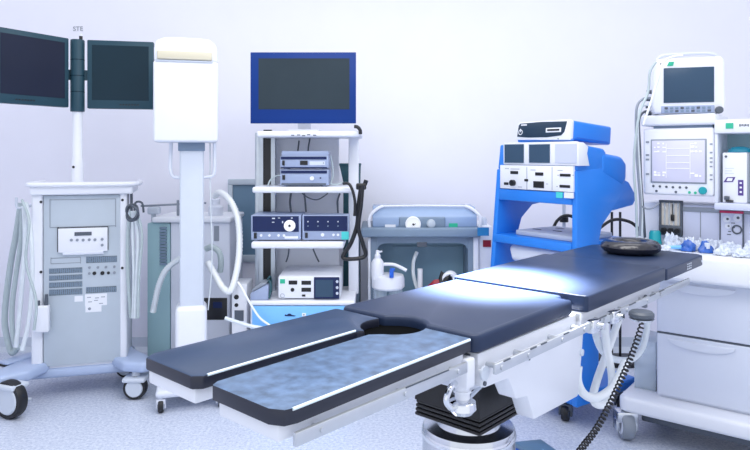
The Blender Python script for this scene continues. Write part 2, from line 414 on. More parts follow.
    # side hooks
    k = MB(); hx, hz = f.p(20, 204, .1)
    k.tube([(xl+.01, .1, hz), (hx+.03, .1, hz-.02), (hx-.015, .1, hz-.02), (hx-.02, .1, hz+.04)], .008)
    k.build('hose_hook', 'palegrey', t)
    k = MB(); hx2, hz2 = f.p(131.5, 208, .05)
    k.cyl((hx2, .05, z0+.005), (hx2, .05, hz2-.02), .008); k.cyl((hx2-.025, .05, z0+.005), (hx2-.025, .05, hz2-.02), .008)
    gx, gz = f.p(137, 203, .05)
    k.tube([(xr-.01, .05, hz2-.06), (gx-.02, .05, hz2-.05), (gx-.01, .05, gz), (gx+.03, .05, gz), (gx+.04, .05, hz2-.03)], .007, sub=4)
    k.build('cable_hook', 'dgrey', t)
    # probe holder cup at the lower left of the front
    cu, cz = f.p(39, 305, -.02); cu2, cz2 = f.p(50, 331, -.02)
    k = MB().box(cu-.02, cu2, -.06, 0, cz2, cz, .012, 3); k.build('probe_holder', 'white', t)
    hx, hz = f.p(46, 306, -.03); k = MB(); k.cyl((hx, -.03, hz-.03), (hx+.003, -.03, hz+.07), .015, .009); k.cyl((hx-.04, -.03, hz-.03), (hx-.04, -.03, hz+.035), .008); k.build('probe', 'dgrey', t)
    return f, t
fi, _ = imaging_cart()

def hose(name, label, cat, pts, r, m, group=None, ribs=0, n=8, sub=8):
    # a world-space run of tubing; the object stands at its lowest point
    lo = min(pts, key=lambda p: p[2]); L = Vector(lo)
    k = MB().tube([Vector(p)-L for p in pts], r, n, sub, ribs=ribs)
    o = k.build(name, m, None, L, ang=60); return tag(o, label, cat, group)
W = F((0, 0))
def wp(px, py, Y): return ((px-375)/FP*Y, Y, CZ-(py-HR)/FP*Y)

gs = 'hoses hung on the left hook of the workstation'
hose('grey_hose', 'outermost thick grey hose hanging at the left side of the imaging workstation', 'hose', [wp(21, 203, 4.09), wp(16, 235, 4.08), wp(11, 262, 4.08), wp(6, 300, 4.08), wp(5, 325, 4.07), wp(11, 352, 4.06), wp(17, 348, 4.06)], .019, 'hose', gs)
hose('grey_hose', 'second grey hose from the left on the workstation hook', 'hose', [wp(22.5, 204, 4.04), wp(21, 240, 4.0), wp(16, 275, 3.99), wp(12, 310, 3.98), wp(14, 340, 3.97), wp(22, 348, 3.97)], .015, 'hose', gs)
hose('grey_hose', 'pale hose in the middle of the bundle left of the workstation', 'hose', [wp(24, 206, 3.97), wp(25, 240, 3.94), wp(22, 285, 3.92), wp(19, 320, 3.92), wp(16, 347, 3.92)], .014, 'hose2', gs)
hose('grey_hose', 'pale hose nearest the workstation body on its left hook', 'hose', [wp(26, 203, 3.93), wp(31, 235, 3.84), wp(32, 280, 3.81), wp(29, 320, 3.8), wp(22, 350, 3.8)], .013, 'hose2', gs)
hose('grey_hose', 'thin grey cable crossing in front of the left hose bundle', 'cable', [wp(22, 200, 3.9), wp(29, 222, 3.78), wp(26, 262, 3.76), wp(36, 300, 3.75), wp(34, 330, 3.75)], .008, 'hose', gs)
gs = 'cables hung on the right hook of the workstation'
for i, (a, m, r, lb) in enumerate((((131, 128, 128, 131), 'hose', .012, 'grey cable closest to the right side panel of the workstation'),
                                ((133, 133, 134, 133), 'hose2', .011, 'pale cable second from the right side panel of the workstation'),
                                ((134, 138, 137, 135), 'hose2', .012, 'thick pale cable in the middle of the right cable bundle'),
                                ((136, 142, 139, 138), 'hose', .009, 'outermost grey cable of the bundle right of the workstation'))):
    Yk = 4.03-.025*i
    hose('grey_cable', lb, 'cable', [wp(a[0], 211, Yk), wp(a[1], 235, Yk), wp(a[2], 275, Yk), wp(a[3], 318, Yk)], r, m, gs)
# coil of cable at the hook
k = MB()
for j in range(5):
    c = Vector((random.uniform(-.008, .008), random.uniform(-.01, .01), random.uniform(-.01, .01)))
    k.tube([c+Vector((.035*math.cos(u), .012*math.sin(u*2+j), .045*math.sin(u))) for u in [i*math.pi/4 for i in range(8)]], .006, 6, 3, closed=True)
tag(k.build('cable_coil', 'dgrey', None, wp(133, 212, 3.9), ang=60), 'small dark wound coil of cable at the right hook of the workstation', 'cable')

# small grey wall lettering above the monitor pole
def text(name, s, size, m, loc, rot, parent=None, ex=.0008):
    cu = bpy.data.curves.new(name, 'FONT'); cu.body = s; cu.size = size; cu.extrude = ex; cu.align_x = 'CENTER'; cu.align_y = 'CENTER'
    tmp = bpy.data.objects.new(name, cu); COL.objects.link(tmp)
    bpy.context.view_layer.update()
    me = bpy.data.meshes.new_from_object(tmp); bpy.data.objects.remove(tmp)
    me.materials.clear(); me.materials.append(M[m])
    o = bpy.data.objects.new(name, me); COL.objects.link(o); o.location = loc; o.rotation_euler = rot
    if parent: o.parent = parent
    return o
o = text('wall_lettering', 'STE', .05, 'mgrey', wp(78, 29, 4.998), (math.pi/2, 0, 0)); tag(o, 'small grey letters on the wall above the monitor pole', 'lettering')

# ================================================================ tall white column unit
def column_unit():
    Y0 = 3.95; X0 = (191.5-375)/FP*Y0; RC = 15; f = F((X0, Y0), RC)
    t = thing('imaging_column', 'tall white medical column with a boxy rounded head and side handles', 'medical device', (X0, Y0, 0), RC)
    x0, z0 = f.p(153, 142, -.16); x1, z1 = f.p(218.5, 62, -.16)
    k = MB(); k.box(x0, x1, -.16, .16, z0, z1, .018, 4); k.build('head', 'white', t)
    zt = f.p(190, 37.5, -.16)[1]
    pr = [(x0+.004, z1-.004), (x0+.004, z1+.07), (x0+.015, zt-.022), (x0+.06, zt-.004), (x0+.13, zt), (x1-.12, zt), (x1-.05, zt-.006), (x1-.012, zt-.04), (x1-.004, z1+.06), (x1-.002, z1-.004)]
    MB().prism(pr, 'xz', -.155, .155, .014, 3, 20).build('head_cap', 'white', t)
    k = MB(); pbox(k, f, 157, 51, 212, 59.5, -.175, .03, .006, 3); hd = k.build('handle_strip', 'offwhite', t)
    pbox(MB(), f, 155.5, 60.2, 213, 62, -.164, .01, .001).build('seam', 'palegrey', t)
    a, zc = f.p(179.5, 140, -.06); b = f.p(204, 140, -.06)[0]
    k = MB(); k.box(a, b, -.06, .06, .12, z0+.01, .014, 3); k.build('column', 'palegrey', t)
    k = MB(); pbox(k, f, 178, 141.5, 205, 151, -.066, .13, .004); k.build('head_shade_band', 'bluegrey2', t)  # shading below the head, put in as a darker band
    for s_ in (-1, 1):
        if s_ < 0: P_ = [f.P(171, 139, -.02), f.P(170.5, 158, -.02), f.P(170.5, 170, -.02), f.P(173.5, 176.5, -.02), f.P(181, 177.5, -.02)]
        else: P_ = [f.P(214.5, 139, -.02), f.P(214.5, 158, -.02), f.P(214.5, 168, -.02), f.P(212.5, 175.5, -.02), f.P(203, 177.5, -.02)]
        MB().tube(P_, .011, 10).build('side_handle', 'white2', t)
    x0, z1 = f.p(175, 308, -.09); x1, _ = f.p(207, 308, -.09)
    MB().box(x0, x1, -.09, .1, .1, z1, .03, 4).build('shroud', 'white', t)
    k = MB(); k.box(-.2, .2, -.15, .18, .085, .13, .02, 3); k.build('base', 'white2', t)
    for x, y in ((-.17, -.12), (.17, -.12), (-.17, .15), (.17, .15)): caster(t, x, y, .04)
column_unit()

# ================================================================ breathing unit behind the column
def breathing_unit():
    Y0 = 4.34; X0 = (188-375)/FP*Y0; f = F((X0, Y0))
    t = thing('breathing_unit', 'white and teal-grey wheeled breathing unit behind the tall white column', 'medical device', (X0, Y0, 0))
    xa, zt = f.p(147, 223, 0); xm = f.p(170, 223, 0)[0]; xb = f.p(230, 223, 0)[0]
    k = MB(); k.box(xa, xm, 0, .4, .12, zt, .01); k.build('side_panel', 'tealwall', t)
    k = MB()
    for i in range(13):
        z = f.p(163, 228+3*i, -.01)[1]; k.box(f.p(160, 228, 0)[0], f.p(167, 228, 0)[0], -.014, .004, z-.007, z+.007, .003)
    k.build('ribbed_strip', 'bluegrey2', t)
    k = MB(); k.box(xm+.002, xb, 0, .42, .12, zt+.005, .012, 3); k.build('cabinet', 'white2', t)
    k = MB(); k.box(xa-.01+.05, xb+.012, -.03, .42, zt+.004, zt+.04, .012, 3); k.build('top_tray', 'white', t)
    k = MB(); pbox(k, f, 203, 298, 227, 320, -.004, .02, .003); b = k.build('display_box', 'black', t)
    k = MB(); pbox(k, f, 213, 302, 222, 308, -.007, .004); b2 = k.build('display', 'navy', b)
    plate('side_slot', 'mgrey', t, f, 214, 226, 219, 241, 0)
    k = MB(); xx, zz = f.p(215, 222, .1)
    k.lathe([(.05, zt+.038), (.05, zt+.1), (.03, zt+.115), (.03, zt+.15), (.012, zt+.16)], (xx, .12, 0)); k.build('absorber', 'white2', t)
    xx = f.p(153.5, 214, .1)[0]; k = MB(); k.cyl((xx, .1, zt), (xx, .1, zt+.065), .016); k.box(xx-.035, xx+.045, .07, .13, zt+.05, zt+.1, .01); k.build('valve', 'palegrey', t)
    k = MB(); a = f.P(141, 206, .1); b = f.P(206, 203, .1); k.cyl((a[0], .1, a[2]-.0), (b[0], .1, b[2]), .007); xx = f.p(178, 204, .1)[0]; k.cyl((xx, .1, zt), (xx, .1, b[2]+.02), .009); k.build('support_arm', 'mgrey', t)
    for x, y in ((xa+.06, .06), (xb-.06, .06), (xa+.06, .36), (xb-.06, .36)): caster(t, x, y, .05)
breathing_unit()
hose('breathing_hose', 'long white corrugated hose arching out over the right side of the breathing unit', 'hose', [wp(214, 196, 4.3), wp(221, 193, 4.25), wp(231, 202, 4.2), wp(238, 220, 4.16), wp(239.5, 245, 4.12), wp(237, 270, 4.08), wp(231, 290, 4.05), wp(224, 289, 4.06), wp(216, 277, 4.1), wp(208, 262, 4.15)], .02, 'hosew', 'hoses of the breathing unit', ribs=1, n=10, sub=14)
hose('breathing_hose', 'pale hose curving down on the left side of the breathing unit', 'hose', [wp(186, 257, 4.12), wp(178, 260, 4.12), wp(166, 270, 4.12), wp(159, 285, 4.13), wp(155, 302, 4.14), wp(153, 312, 4.15)], .018, 'hose2', 'hoses of the breathing unit', ribs=1, n=10, sub=14)
hose('breathing_hose', 'short grey hose loop in front of the breathing unit cabinet', 'hose', [wp(206, 249, 4.2), wp(212, 247, 4.18), wp(219, 252, 4.17), wp(221, 262, 4.18), wp(220, 272, 4.2)], .018, 'hose', 'hoses of the breathing unit', ribs=1, n=10, sub=12)
hose('thin_tube', 'thin clear tube hanging in front of the breathing unit right of the column', 'tube', [wp(210, 142.3, 3.98), wp(210.5, 200, 3.98), wp(212, 260, 3.98), wp(208, 310, 3.98)], .004, 'hose2')

def power_box():
    Y0 = 4.12; X0 = (240-375)/FP*Y0; f = F((X0, Y0))
    t = thing('socket_box', 'narrow white upright box with black sockets left of the video cart', 'socket box', (X0, Y0, 0))
    x0, z1 = f.p(231.5, 284, 0); x1 = f.p(247, 284, 0)[0]
    MB().box(x0, x1, 0, .2, 0, z1, .008).build('housing', 'white', t)
    disc('socket', 'blackhole', t, f, 236.5, 297, .015, 0); disc('socket', 'blackhole', t, f, 236.5, 305, .012, 0)
    plate('switch_plate', 'dgrey', t, f, 234.5, 310.5, 243.5, 321, 0, .006)
power_box()
hose('pale_cable', 'pale cable arcing down across the blue drawer front of the video cart', 'cable', [wp(238, 282, 4.0), wp(243, 290, 3.96), wp(250, 303, 3.95), wp(260, 318, 3.95), wp(274, 329, 3.95), wp(285, 345, 3.95)], .007, 'hosew')
hose('pale_cable', 'pale hose running low along the floor left of the video cart', 'cable', [wp(225, 318, 3.93), wp(240, 323, 3.93), wp(255, 327, 3.93), wp(285, 331, 3.93)], .012, 'hose2')

# ================================================================ video cart with its devices
YV = 4.0
S1, S2, S3, SB = 1.648, 1.303, .965, .601
def video_cart():
    X0 = (305-375)/FP*YV; f = F((X0, YV))
    t = thing('video_cart', 'white video cart with shelves on slotted posts and a pale blue drawer base', 'medical cart', (X0, YV, 0))
    yp = .3
    xs = lambda px, y: f.p(px, 155, y)[0]
    k = MB(); k.box(xs(255, yp), xs(259.3, yp), yp, yp+.06, .58, S1, .004); k.box(xs(259.3, yp), xs(263.2, yp), yp-.004, yp+.06, .58, S1-.005); k.box(xs(271, yp), xs(275, yp), yp-.004, yp+.06, .58, S1-.005)
    k.mi(1).box(xs(263.2, yp), xs(271, yp), yp+.01, yp+.05, .6, S1+.02)
    k.build('post', ['alu', 'black'], t, label='aluminium post with a black slot')
    k = MB(); k.box(xs(348.5, yp), xs(358.5, yp), yp, yp+.06, .58, S1-.01, .006); k.build('post', 'white', t, label='plain white post')
    k = MB(); k.box(xs(273, .43), xs(339, .43), .435, .45, .6, S1-.03); k.build('back_panel', 'white', t)
    for nm, a, b, z, h, y0 in (('shelf', 256.5, 361.5, S1, .037, .0), ('shelf', 252, 352, S2, .037, 0), ('shelf', 251, 344, S3, .042, 0)):
        MB().box(xs(a, y0), xs(b, y0), y0, .46, z-h, z, .012, 3).build(nm, 'white', t)
    xl, xr = xs(249, 0), xs(355, 0)
    MB().box(xl, xr, 0, .46, SB-.028, SB, .01, 3).build('worktop', 'white', t)
    k = MB(); k.box(xl+.005, xr-.005, .014, .46, .12, SB-.029, .008); k.build('base_cabinet', 'white2', t)
    xa, xb = xs(252, 0), xs(352, 0)
    d1 = MB().box(xa, xb, 0, .016, .36, SB-.032, .004).build('drawer_front', 'sky', t)
    MB().box(xa, xb, 0, .016, .14, .354, .004).build('drawer_front', 'sky', t)
    k = MB(); x, z = f.p(290, 315, 0); k.prism([(x-.034, z-.002), (x-.03, z+.004), (x-.02, z+.001), (x-.008, z+.009), (x+.004, z+.008), (x+.012, z), (x+.036, z-.004), (x+.03, z-.008), (x-.03, z-.007)], 'xz', -.002, .001); k.build('emblem', 'navy', d1)
    k = MB(); x, z = f.p(304, 314.6, 0); k.box(x-.012, x+.012, -.002, .001, z-.01, z+.01, .003); k.mi(1).box(x-.005, x+.004, -.003, .001, z-.005, z+.005, .002); k.build('badge', ['white', 'mgrey'], d1)
    for x, y in ((xl+.06, .05), (xr-.06, .05), (xl+.06, .4), (xr-.06, .4)): caster(t, x, y, .05)
    # cable clips and socket marks on the shelf edges
    k = MB(); x, z = f.p(357.5, 131, -.005)
    k.tube([(x-.02, -.01, z+.028), (x, -.012, z+.024), (x+.016, -.012, z+.005), (x+.018, -.012, z-.02)], .011); k.build('arm_clip', 'black', t)
    k = MB()
    for a, b_ in ((291, 135.3), (297, 135), (302, 135.6), (307, 134.7), (313, 135.2)): pbox(k, f, a, b_-.5, a+3.2, b_+.5, -.001, .002)
    k.build('edge_print', 'dgrey', t)
    x, z = f.p(361.5, 185, .1); k = MB(); k.box(x-.035, x+.03, .1, .14, z-.03, z+.01, .008); k.cyl((x+.02, .12, z), (x+.03, .12, z+.03), .014); k.build('hook', 'black', t)
    return f, t
fv, _ = video_cart()

def device(name, label, x0, y0, x1, Yf, zb, depth, m='dvc', b=.006, group=None, cat='medical device', case_top=None, body='case'):
    Xc = ((x0+x1)/2-375)/FP*Yf; t = thing(name, label, cat, (Xc, Yf, zb), 0, group)
    f = F((Xc, Yf), 0, zb); hw = (x1-x0)/2/FP*Yf; zt = f.p(305, y0, 0)[1]
    k = MB(); k.box(-hw, hw, 0, depth, .008, zt, b)
    if case_top: k.box(-hw+.006, hw-.004, .02, depth, zt-.02, f.p(305, case_top, .03)[1], b)
    for sx in (-1, 1):
        for yy in (.03, depth-.04): k.cyl((sx*(hw-.03), yy, .001), (sx*(hw-.03), yy, .01), .012, n=10)
    k.build(body, m, t)
    return t, f, zt, hw

def video_monitor():
    Y0 = 4.06; X0 = (303-375)/FP*Y0; zb = S1; f = F((X0, Y0), 0, zb)
    t = thing('flat_monitor', 'flat monitor with a royal blue bezel on top of the video cart', 'monitor', (X0, Y0, zb+.001))
    x0, z1 = f.p(249.7, 52, 0); x1, z0 = f.p(356.3, 123.6, 0)
    k = MB(); k.box(x0+.004, x1-.004, .006, .06, z0+.004, z1-.004, .006); k.box(-.16, .16, .055, .09, z0+.1, z1-.12, .02); k.build('housing', 'palegrey', t)
    pbox(MB(), f, 250.4, 52.4, 356, 123.6, -.004, .012, .003).build('bezel', 'royal', t)
    plate('screen', 'screen3', t, f, 258.5, 58.5, 349.5, 109.5, -.004, .002)
    k = MB(); k.box(-.1, .1, .02, .16, .001, .012, .005); k.box(-.04, .04, .06, .1, .01, z0+.16, .006); k.build('stand', 'white', t)
video_monitor()

YD = 4.03
t, f, zt, hw = device('light_source', 'lower of the two silver light source boxes on the middle shelf of the video cart', 280, 169.5, 328.5, YD, S2, .22)
k = MB(); pbox(k, f, 281, 170.5, 327, 173.4, -.003, .005); k.build('trim_strip', 'navy', t)
pbox(MB(), f, 282.2, 175, 285, 179.8, -.006, .008, .001).build('power_switch', 'black', t)
disc('knob', 'white', t, f, 312, 178.3, .013, 0, .012); disc('indicator', 'navy', t, f, 320.5, 178, .005, 0)
pbox(MB(), f, 281.5, 183.2, 326, 185, -.002, .004).build('foot_strip', 'dgrey', t)
zlow = S2+zt
t, f, zt, hw = device('camera_control_box', 'upper of the two silver boxes stacked on the middle shelf with a small dark display', 280, 156, 328.5, YD, zlow, .22, case_top=151)
k = MB(); pbox(k, f, 280.8, 156.6, 326.5, 159.4, -.003, .005); k.build('trim_strip', 'navy', t)
pbox(MB(), f, 282.2, 160.5, 284.6, 165.5, -.006, .008, .001).build('power_switch', 'black', t)
pbox(MB(), f, 300, 160.7, 307.6, 165, -.003, .005).build('display', 'black', t)
k = MB(); pbox(k, f, 309.5, 161.3, 325, 165, -.0015, .003); k.build('label_plate', 'palegrey', t)
disc('indicator', 'mgrey', t, f, 323.5, 163, .004, -.001); pbox(MB(), f, 281, 167, 327, 168.2, -.002, .003).build('seam', 'navy', t)

t, f, zt, hw = device('insufflator', 'blue-fronted device with a round white dial on the left of the lower shelf', 251, 215, 301, YD, S3, .24)
pb = pbox(MB(), f, 252.6, 216.2, 298.8, 231.8, -.003, .006).build('front_panel', 'navy', t)
k = MB(); x, z = f.p(289.8, 225.6, 0); k.lathe([(.0355, .002), (.0355, .012), (.033, .014), (.001, .014)], (x, 0, z), 32, 'y'); k.mi(1).lathe([(.008, .014), (.006, .02), (.001, .02)], (x, 0, z), 16, 'y'); k.build('dial', ['dial', 'black'], pb)
for a, b_, w_, h_ in ((272, 217.8, 3, 1.2), (278, 217.6, 2, .8), (272, 221.8, 2.4, .8), (282, 221, 1.2, 2.2), (291, 217.5, 1.6, 1)): plate('indicator', 'palegrey', pb, f, a, b_, a+w_, b_+h_, -.003, .001)
pbox(MB(), f, 253.8, 233, 256.6, 238.6, -.006, .008, .001).build('power_switch', 'black', t)
for a in (261.2, 269.5, 278.6, 284): disc('button', 'white', t, f, a, 235.4, .008, 0, .006)
plate('label_plate', 'white', t, f, 284.5, 236.2, 298, 238.6, 0, .002)
t, f, zt, hw = device('pump_control_unit', 'blue-fronted device with a mint sticker on the right of the lower shelf', 302.2, 215, 349, YD, S3, .115)
pb = pbox(MB(), f, 304, 216, 347.5, 231, -.003, .006).build('front_panel', 'navy', t)
for i in range(4):
    disc('indicator', 'palegrey', pb, f, 308+10*i, 221.6, .004, -.003); disc('indicator', 'bluegrey2', pb, f, 308+10*i, 226, .004, -.003)
pbox(MB(), f, 305, 232.8, 307.6, 238, -.006, .008, .001).build('power_switch', 'black', t)
for a in (322.6, 333.5, 338): disc('button', 'white', t, f, a, 234.8, .011 if a < 330 else .008, 0, .006)
plate('sticker', 'mint', t, f, 341.5, 231.8, 348.8, 239.6, -.003, .002)

def energy_unit():
    t, f, zt, hw = device('energy_generator', 'white generator box with a dark blue screen on the base of the video cart', 278, 276, 340.5, YD, SB, .39, 'white', .012)
    s_ = pbox(MB(), f, 313.8, 277.2, 339.4, 299, -.004, .008, .004).build('screen_panel', 'navy', t)
    plate('screen', 'screen4', s_, f, 315.5, 280, 333, 297, -.004, .002)
    for yy in (281.5, 287.5, 293.2): disc('button', 'palegrey', s_, f, 337.2, yy, .0085, -.004)
    plate('sticker', 'green', t, f, 280, 279.2, 285, 283.5, 0, .002)
    for a, b_, w_ in ((288.6, 280.6, 8.6), (301.4, 280.8, 9.6), (301.4, 287.8, 9.6), (301.8, 294.6, 3.6)):
        pbox(MB(), f, a, b_, a+w_, b_+(4 if w_ > 5 else 2), -.003, .004, .001).build('socket', 'blackhole', t)
    disc('socket', 'blackhole', t, f, 292.5, 289.8, .012, 0, .003)
    k = MB(); x, z = f.p(282.4, 295.6, 0); k.tube([(x+.012*math.cos(i*math.pi/4), -.001, z+.012*math.sin(i*math.pi/4)) for i in range(8)], .0015, 5, 3, closed=True); k.build('power_mark', 'mgrey', t)
energy_unit()

# sloped grey handset cradle left of the generator
Xc, Yc = (262-375)/FP*4.05, 4.05
t = thing('handset_cradle', 'sloped grey cradle with cables beside the white generator on the video cart', 'handset', (Xc, Yc, SB+.001))
k = MB(); k.prism([(-.068, 0), (.045, 0), (.045, .088), (.03, .096), (-.055, .05), (-.068, .04)], 'xz', -.03, .12, .006, 2); k.build('cradle', 'dvc', t)
k = MB(); k.prism([(-.05, .055), (.032, .099), (.035, .108), (.0, .108), (-.06, .066)], 'xz', -.035, .09, .006); k.build('handset', 'mgrey', t)
k = MB(); k.tube([(.035, .02, .1), (.048, .0, .11), (.056, -.01, .08), (.052, -.02, .04), (.05, -.03, .01)], .007); k.tube([(.02, .05, .1), (.04, .06, .13), (.045, .08, .1), (.05, .06, .03)], .006); k.build('cord', 'dteal', t)

def wire(label, pts, r=.006, m='black', group='cables running behind the video cart shelves'):
    return hose('cable', label, 'cable', pts, r, m, group)
wire('left of two dark cables behind the camera control box under the monitor', [wp(301, 124, 4.25), wp(302, 132, 4.35), wp(299, 141, 4.22), wp(298, 150, 4.29)][2:] + [wp(298, 152.5, 4.27)], .005, 'dgrey')
wire('right of two dark cables behind the camera control box under the monitor', [wp(310, 138.2, 4.3), wp(308.5, 146, 4.29), wp(308, 152.5, 4.27)], .005, 'dgrey')
wire('dark cable hanging down left of centre between middle and lower shelves', [wp(291, 193.2, 4.23), wp(290, 202, 4.22), wp(291, 212, 4.2)], .007, 'dgrey')
wire('dark cable hanging down at centre between middle and lower shelves', [wp(304, 193.2, 4.23), wp(305, 200, 4.23), wp(306, 212, 4.22)], .006, 'dgrey')
wire('thin dark cable swagged under the middle shelf', [wp(302, 193.2, 4.21), wp(309, 198, 4.2), wp(318, 199.5, 4.2), wp(328, 193.2, 4.21)], .004, 'dgrey')
wire('dark cable near the right end between middle and lower shelves', [wp(340, 193.4, 4.24), wp(337.5, 201, 4.24), wp(338, 213, 4.23)], .006, 'dgrey')
wire('left dark cable below the lower shelf', [wp(289, 248.8, 4.24), wp(288, 256, 4.23), wp(286, 262, 4.22)], .005, 'dgrey')
wire('right dark cable slanting below the lower shelf', [wp(313, 248.8, 4.24), wp(316, 256, 4.23), wp(319, 262, 4.22)], .005, 'dgrey')
wire('pale looped cable at the right of the stacked silver boxes', [wp(330.5, 156, 4.12), wp(332.5, 166, 4.1), wp(333, 176, 4.1), wp(331, 183.5, 4.08), wp(337, 184.5, 4.07), wp(342, 182, 4.08)], .005, 'hose')
wire('short pale lead at the left of the silver boxes on the middle shelf', [wp(281, 175, 4.09), wp(275, 176.5, 4.1), wp(270, 180.5, 4.1), wp(268, 185.8, 4.08)], .005, 'hose')
hose('camera_cable', 'thick black cable loop hanging from the hook at the right of the video cart', 'cable', [wp(361, 187, 3.985), wp(358.5, 205, 3.98), wp(357, 225, 3.98), wp(351, 243, 3.98), wp(343, 257, 3.98), wp(352, 259, 3.97), wp(365, 256, 3.97), wp(363, 244, 3.97), wp(358.5, 228, 3.965), wp(361, 205, 3.965), wp(362.5, 186, 3.97)], .013, 'black')
hose('black_cable', 'black cable curving off the right end of the middle shelf of the video cart', 'cable', [wp(343, 183.5, 3.97), wp(349, 184, 3.96), wp(353, 192, 3.955), wp(355, 203, 3.955), wp(354.5, 216, 3.955)], .009, 'black')

# dark case standing behind the cart
t = thing('equipment_case', 'tall narrow dark green case behind the right post of the video cart', 'case', ((349-375)/FP*4.6, 4.6, 0))
f = F(((349-375)/FP*4.6, 4.6)); xa, zt = f.p(339, 164, 0); xb = f.p(360, 164, 0)[0]; zn = f.p(340, 182, 0)[1]
MB().prism([(xa, zt), (xb+.004, zt), (xb, zn), (xb, .0), (xa+.03, .0), (xa+.03, zn)], 'xz', 0, .18, .006).build('shell', 'dteal', t)
MB().box(xa-.002, xb+.006, -.01, .19, zt-.012, zt+.004, .004).build('lid', 'dteal', t)
plate('face_panel', 'bluegrey2', t, f, 353, 200, 359.5, 320, 0, .003)

# ================================================================ suction unit with rounded hood
def suction_unit():
    Y0 = 4.4; X0 = (424-375)/FP*Y0; f = F((X0, Y0))
    t = thing('suction_unit', 'blue-grey cabinet with a rounded hood and pressure gauge between video cart and blue cart', 'medical device', (X0, Y0, 0))
    P = lambda x, y, d=0: f.p(x, y, d)
    xl, zr = P(369, 237); xr, _ = P(478, 237); zb = P(424, 300)[1]-.02
    rl, zc = P(377, 243); rr = P(468, 243)[0]; rec_d = .22
    k = MB(); k.box(xl, rl, 0, .42, .1, zr, .004); k.box(rr, xr, 0, .42, .1, zr, .004); k.box(rl, rr, rec_d+.01, .42, .1, zr); k.box(rl, rr, 0, rec_d+.02, .1, zb)
    c0 = .06                                                  # rounded top corners of the recess
    k.prism([(rl, zr), (rr, zr), (rr, zc-c0)]+[(rr-c0+c0*math.cos(a), zc-c0+c0*math.sin(a)) for a in [math.pi/12*i for i in range(1, 7)]]+[(rl+c0-c0*math.sin(a), zc-c0+c0*math.cos(a)) for a in [math.pi/12*i for i in range(0, 6)]]+[(rl, zc-c0)], 'xz', 0, rec_d+.015)
    k.build('cabinet', 'bluegrey2', t)
    k = MB(); k.box(rl+.001, rr-.001, rec_d, rec_d+.008, zb, zc+.01); z = P(420, 251)[1]; k.box(rl+.12, rr-.005, rec_d-.012, rec_d, z-.006, z+.002); k.build('recess_back', 'recess', t)
    pbox(MB(), f, 417, 242.2, 427, 247, -.004, .006, .002).build('latch', 'dgrey', t)
    for a, b_ in ((368, 370.6), (473.5, 478.6)): pbox(MB(), f, a, 237.5, b_, 315, -.012, .014, .002).build('edge_strip', 'white', t)
    # rim tray
    x0, z1 = P(361, 228, -.06); x1, z0 = P(481, 237.5, -.06)
    MB().box(rl+.002, rr-.002, -.24, .002, zb-.03, zb-.001, .01).build('jar_shelf', 'white2', t)
    MB().box(x0, x1, -.06, .42, z0, z1, .012, 3).build('rim_tray', 'bluegrey2', t)
    # hood: rounded shell swept along x
    hl, ht = P(369.5, 207.5); hr = P(480, 207.5)[0]; z1 -= .001
    prof = [(.0, z1), (.0, z1+.07), (.03, ht-.03), (.09, ht), (.3, ht), (.37, ht-.04), (.4, z1)]
    k = MB(); k.prism(prof, 'yz', hl+.02, hr-.02, .008, 2, 15); k.build('hood', 'hoodm', t)
    for s_, xx in ((-1, hl), (1, hr)):
        a = xx; b = xx-s_*.05
        k = MB(); k.tube([(a, -.004, z1), (a, -.004, z1+.07), (b, .025, ht-.012), (b-s_*.04, .06, ht+.004)], .011, 8); k.build('hood_edge', 'white', t)
    k = MB(); k.tube([(hl+.08, .06, ht+.004), (0, .06, ht+.008), (hr-.08, .06, ht+.004)], .007, 8); k.build('hood_edge', 'white', t)
    gp = pbox(MB(), f, 399, 217, 445.5, 228, -.012, .03, .01, 3).build('gauge_panel', 'bluegrey2', t)
    x, z = P(413, 224, -.012)
    k = MB().lathe([(.052, 0), (.052, .02), (.047, .024), (.046, .018), (.001, .018)], (x, -.01, z), 32, 'y'); k.mi(1).box(x-.002, x+.018, -.031, -.028, z-.004, z+.0, 0, ry=-.7); k.cyl((x, -.028, z), (x, -.033, z), .006)
    k.build('pressure_gauge', ['dial', 'black'], gp)
    x, z = P(431, 223.5, -.012); k = MB().lathe([(.03, 0), (.028, .025), (.02, .03), (.001, .03)], (x, -.01, z), 20, 'y'); k.build('knob', 'bluegrey', gp)
    plate('sticker', 'white', t, f, 385, 224.6, 395.6, 228.4, -.002, .004); plate('sticker', 'green', t, f, 449, 223.4, 457.6, 228.2, -.002, .004, label='green sticker')
    # right end panel with labels
    x0, z1 = P(479.5, 226.5); x1 = P(493, 226.5)[0]
    MB().box(xr+.008, x1, .02, .4, .1, z1, .008).build('end_panel', 'white', t)
    plate('label_plate', 'stickr', t, f, 477.5, 227.5, 489, 235.8, -.062, .006, label='blue label'); plate('label_plate', 'red', t, f, 483, 240.2, 491, 247, .02, .006, label='dark red label')
    k = MB(); x, z = P(483.6, 221, .1); k.lathe([(.022, z1), (.022, z1+.04), (.012, z1+.055), (.001, z1+.056)], (x, .1, 0)); k.build('cap', 'palegrey', t)
    for x, y in ((xl+.06, .06), (xr-.06, .06), (xl+.06, .36), (xr-.06, .36)): caster(t, x, y, .045)
    return f, zb
fs, zrec = suction_unit()

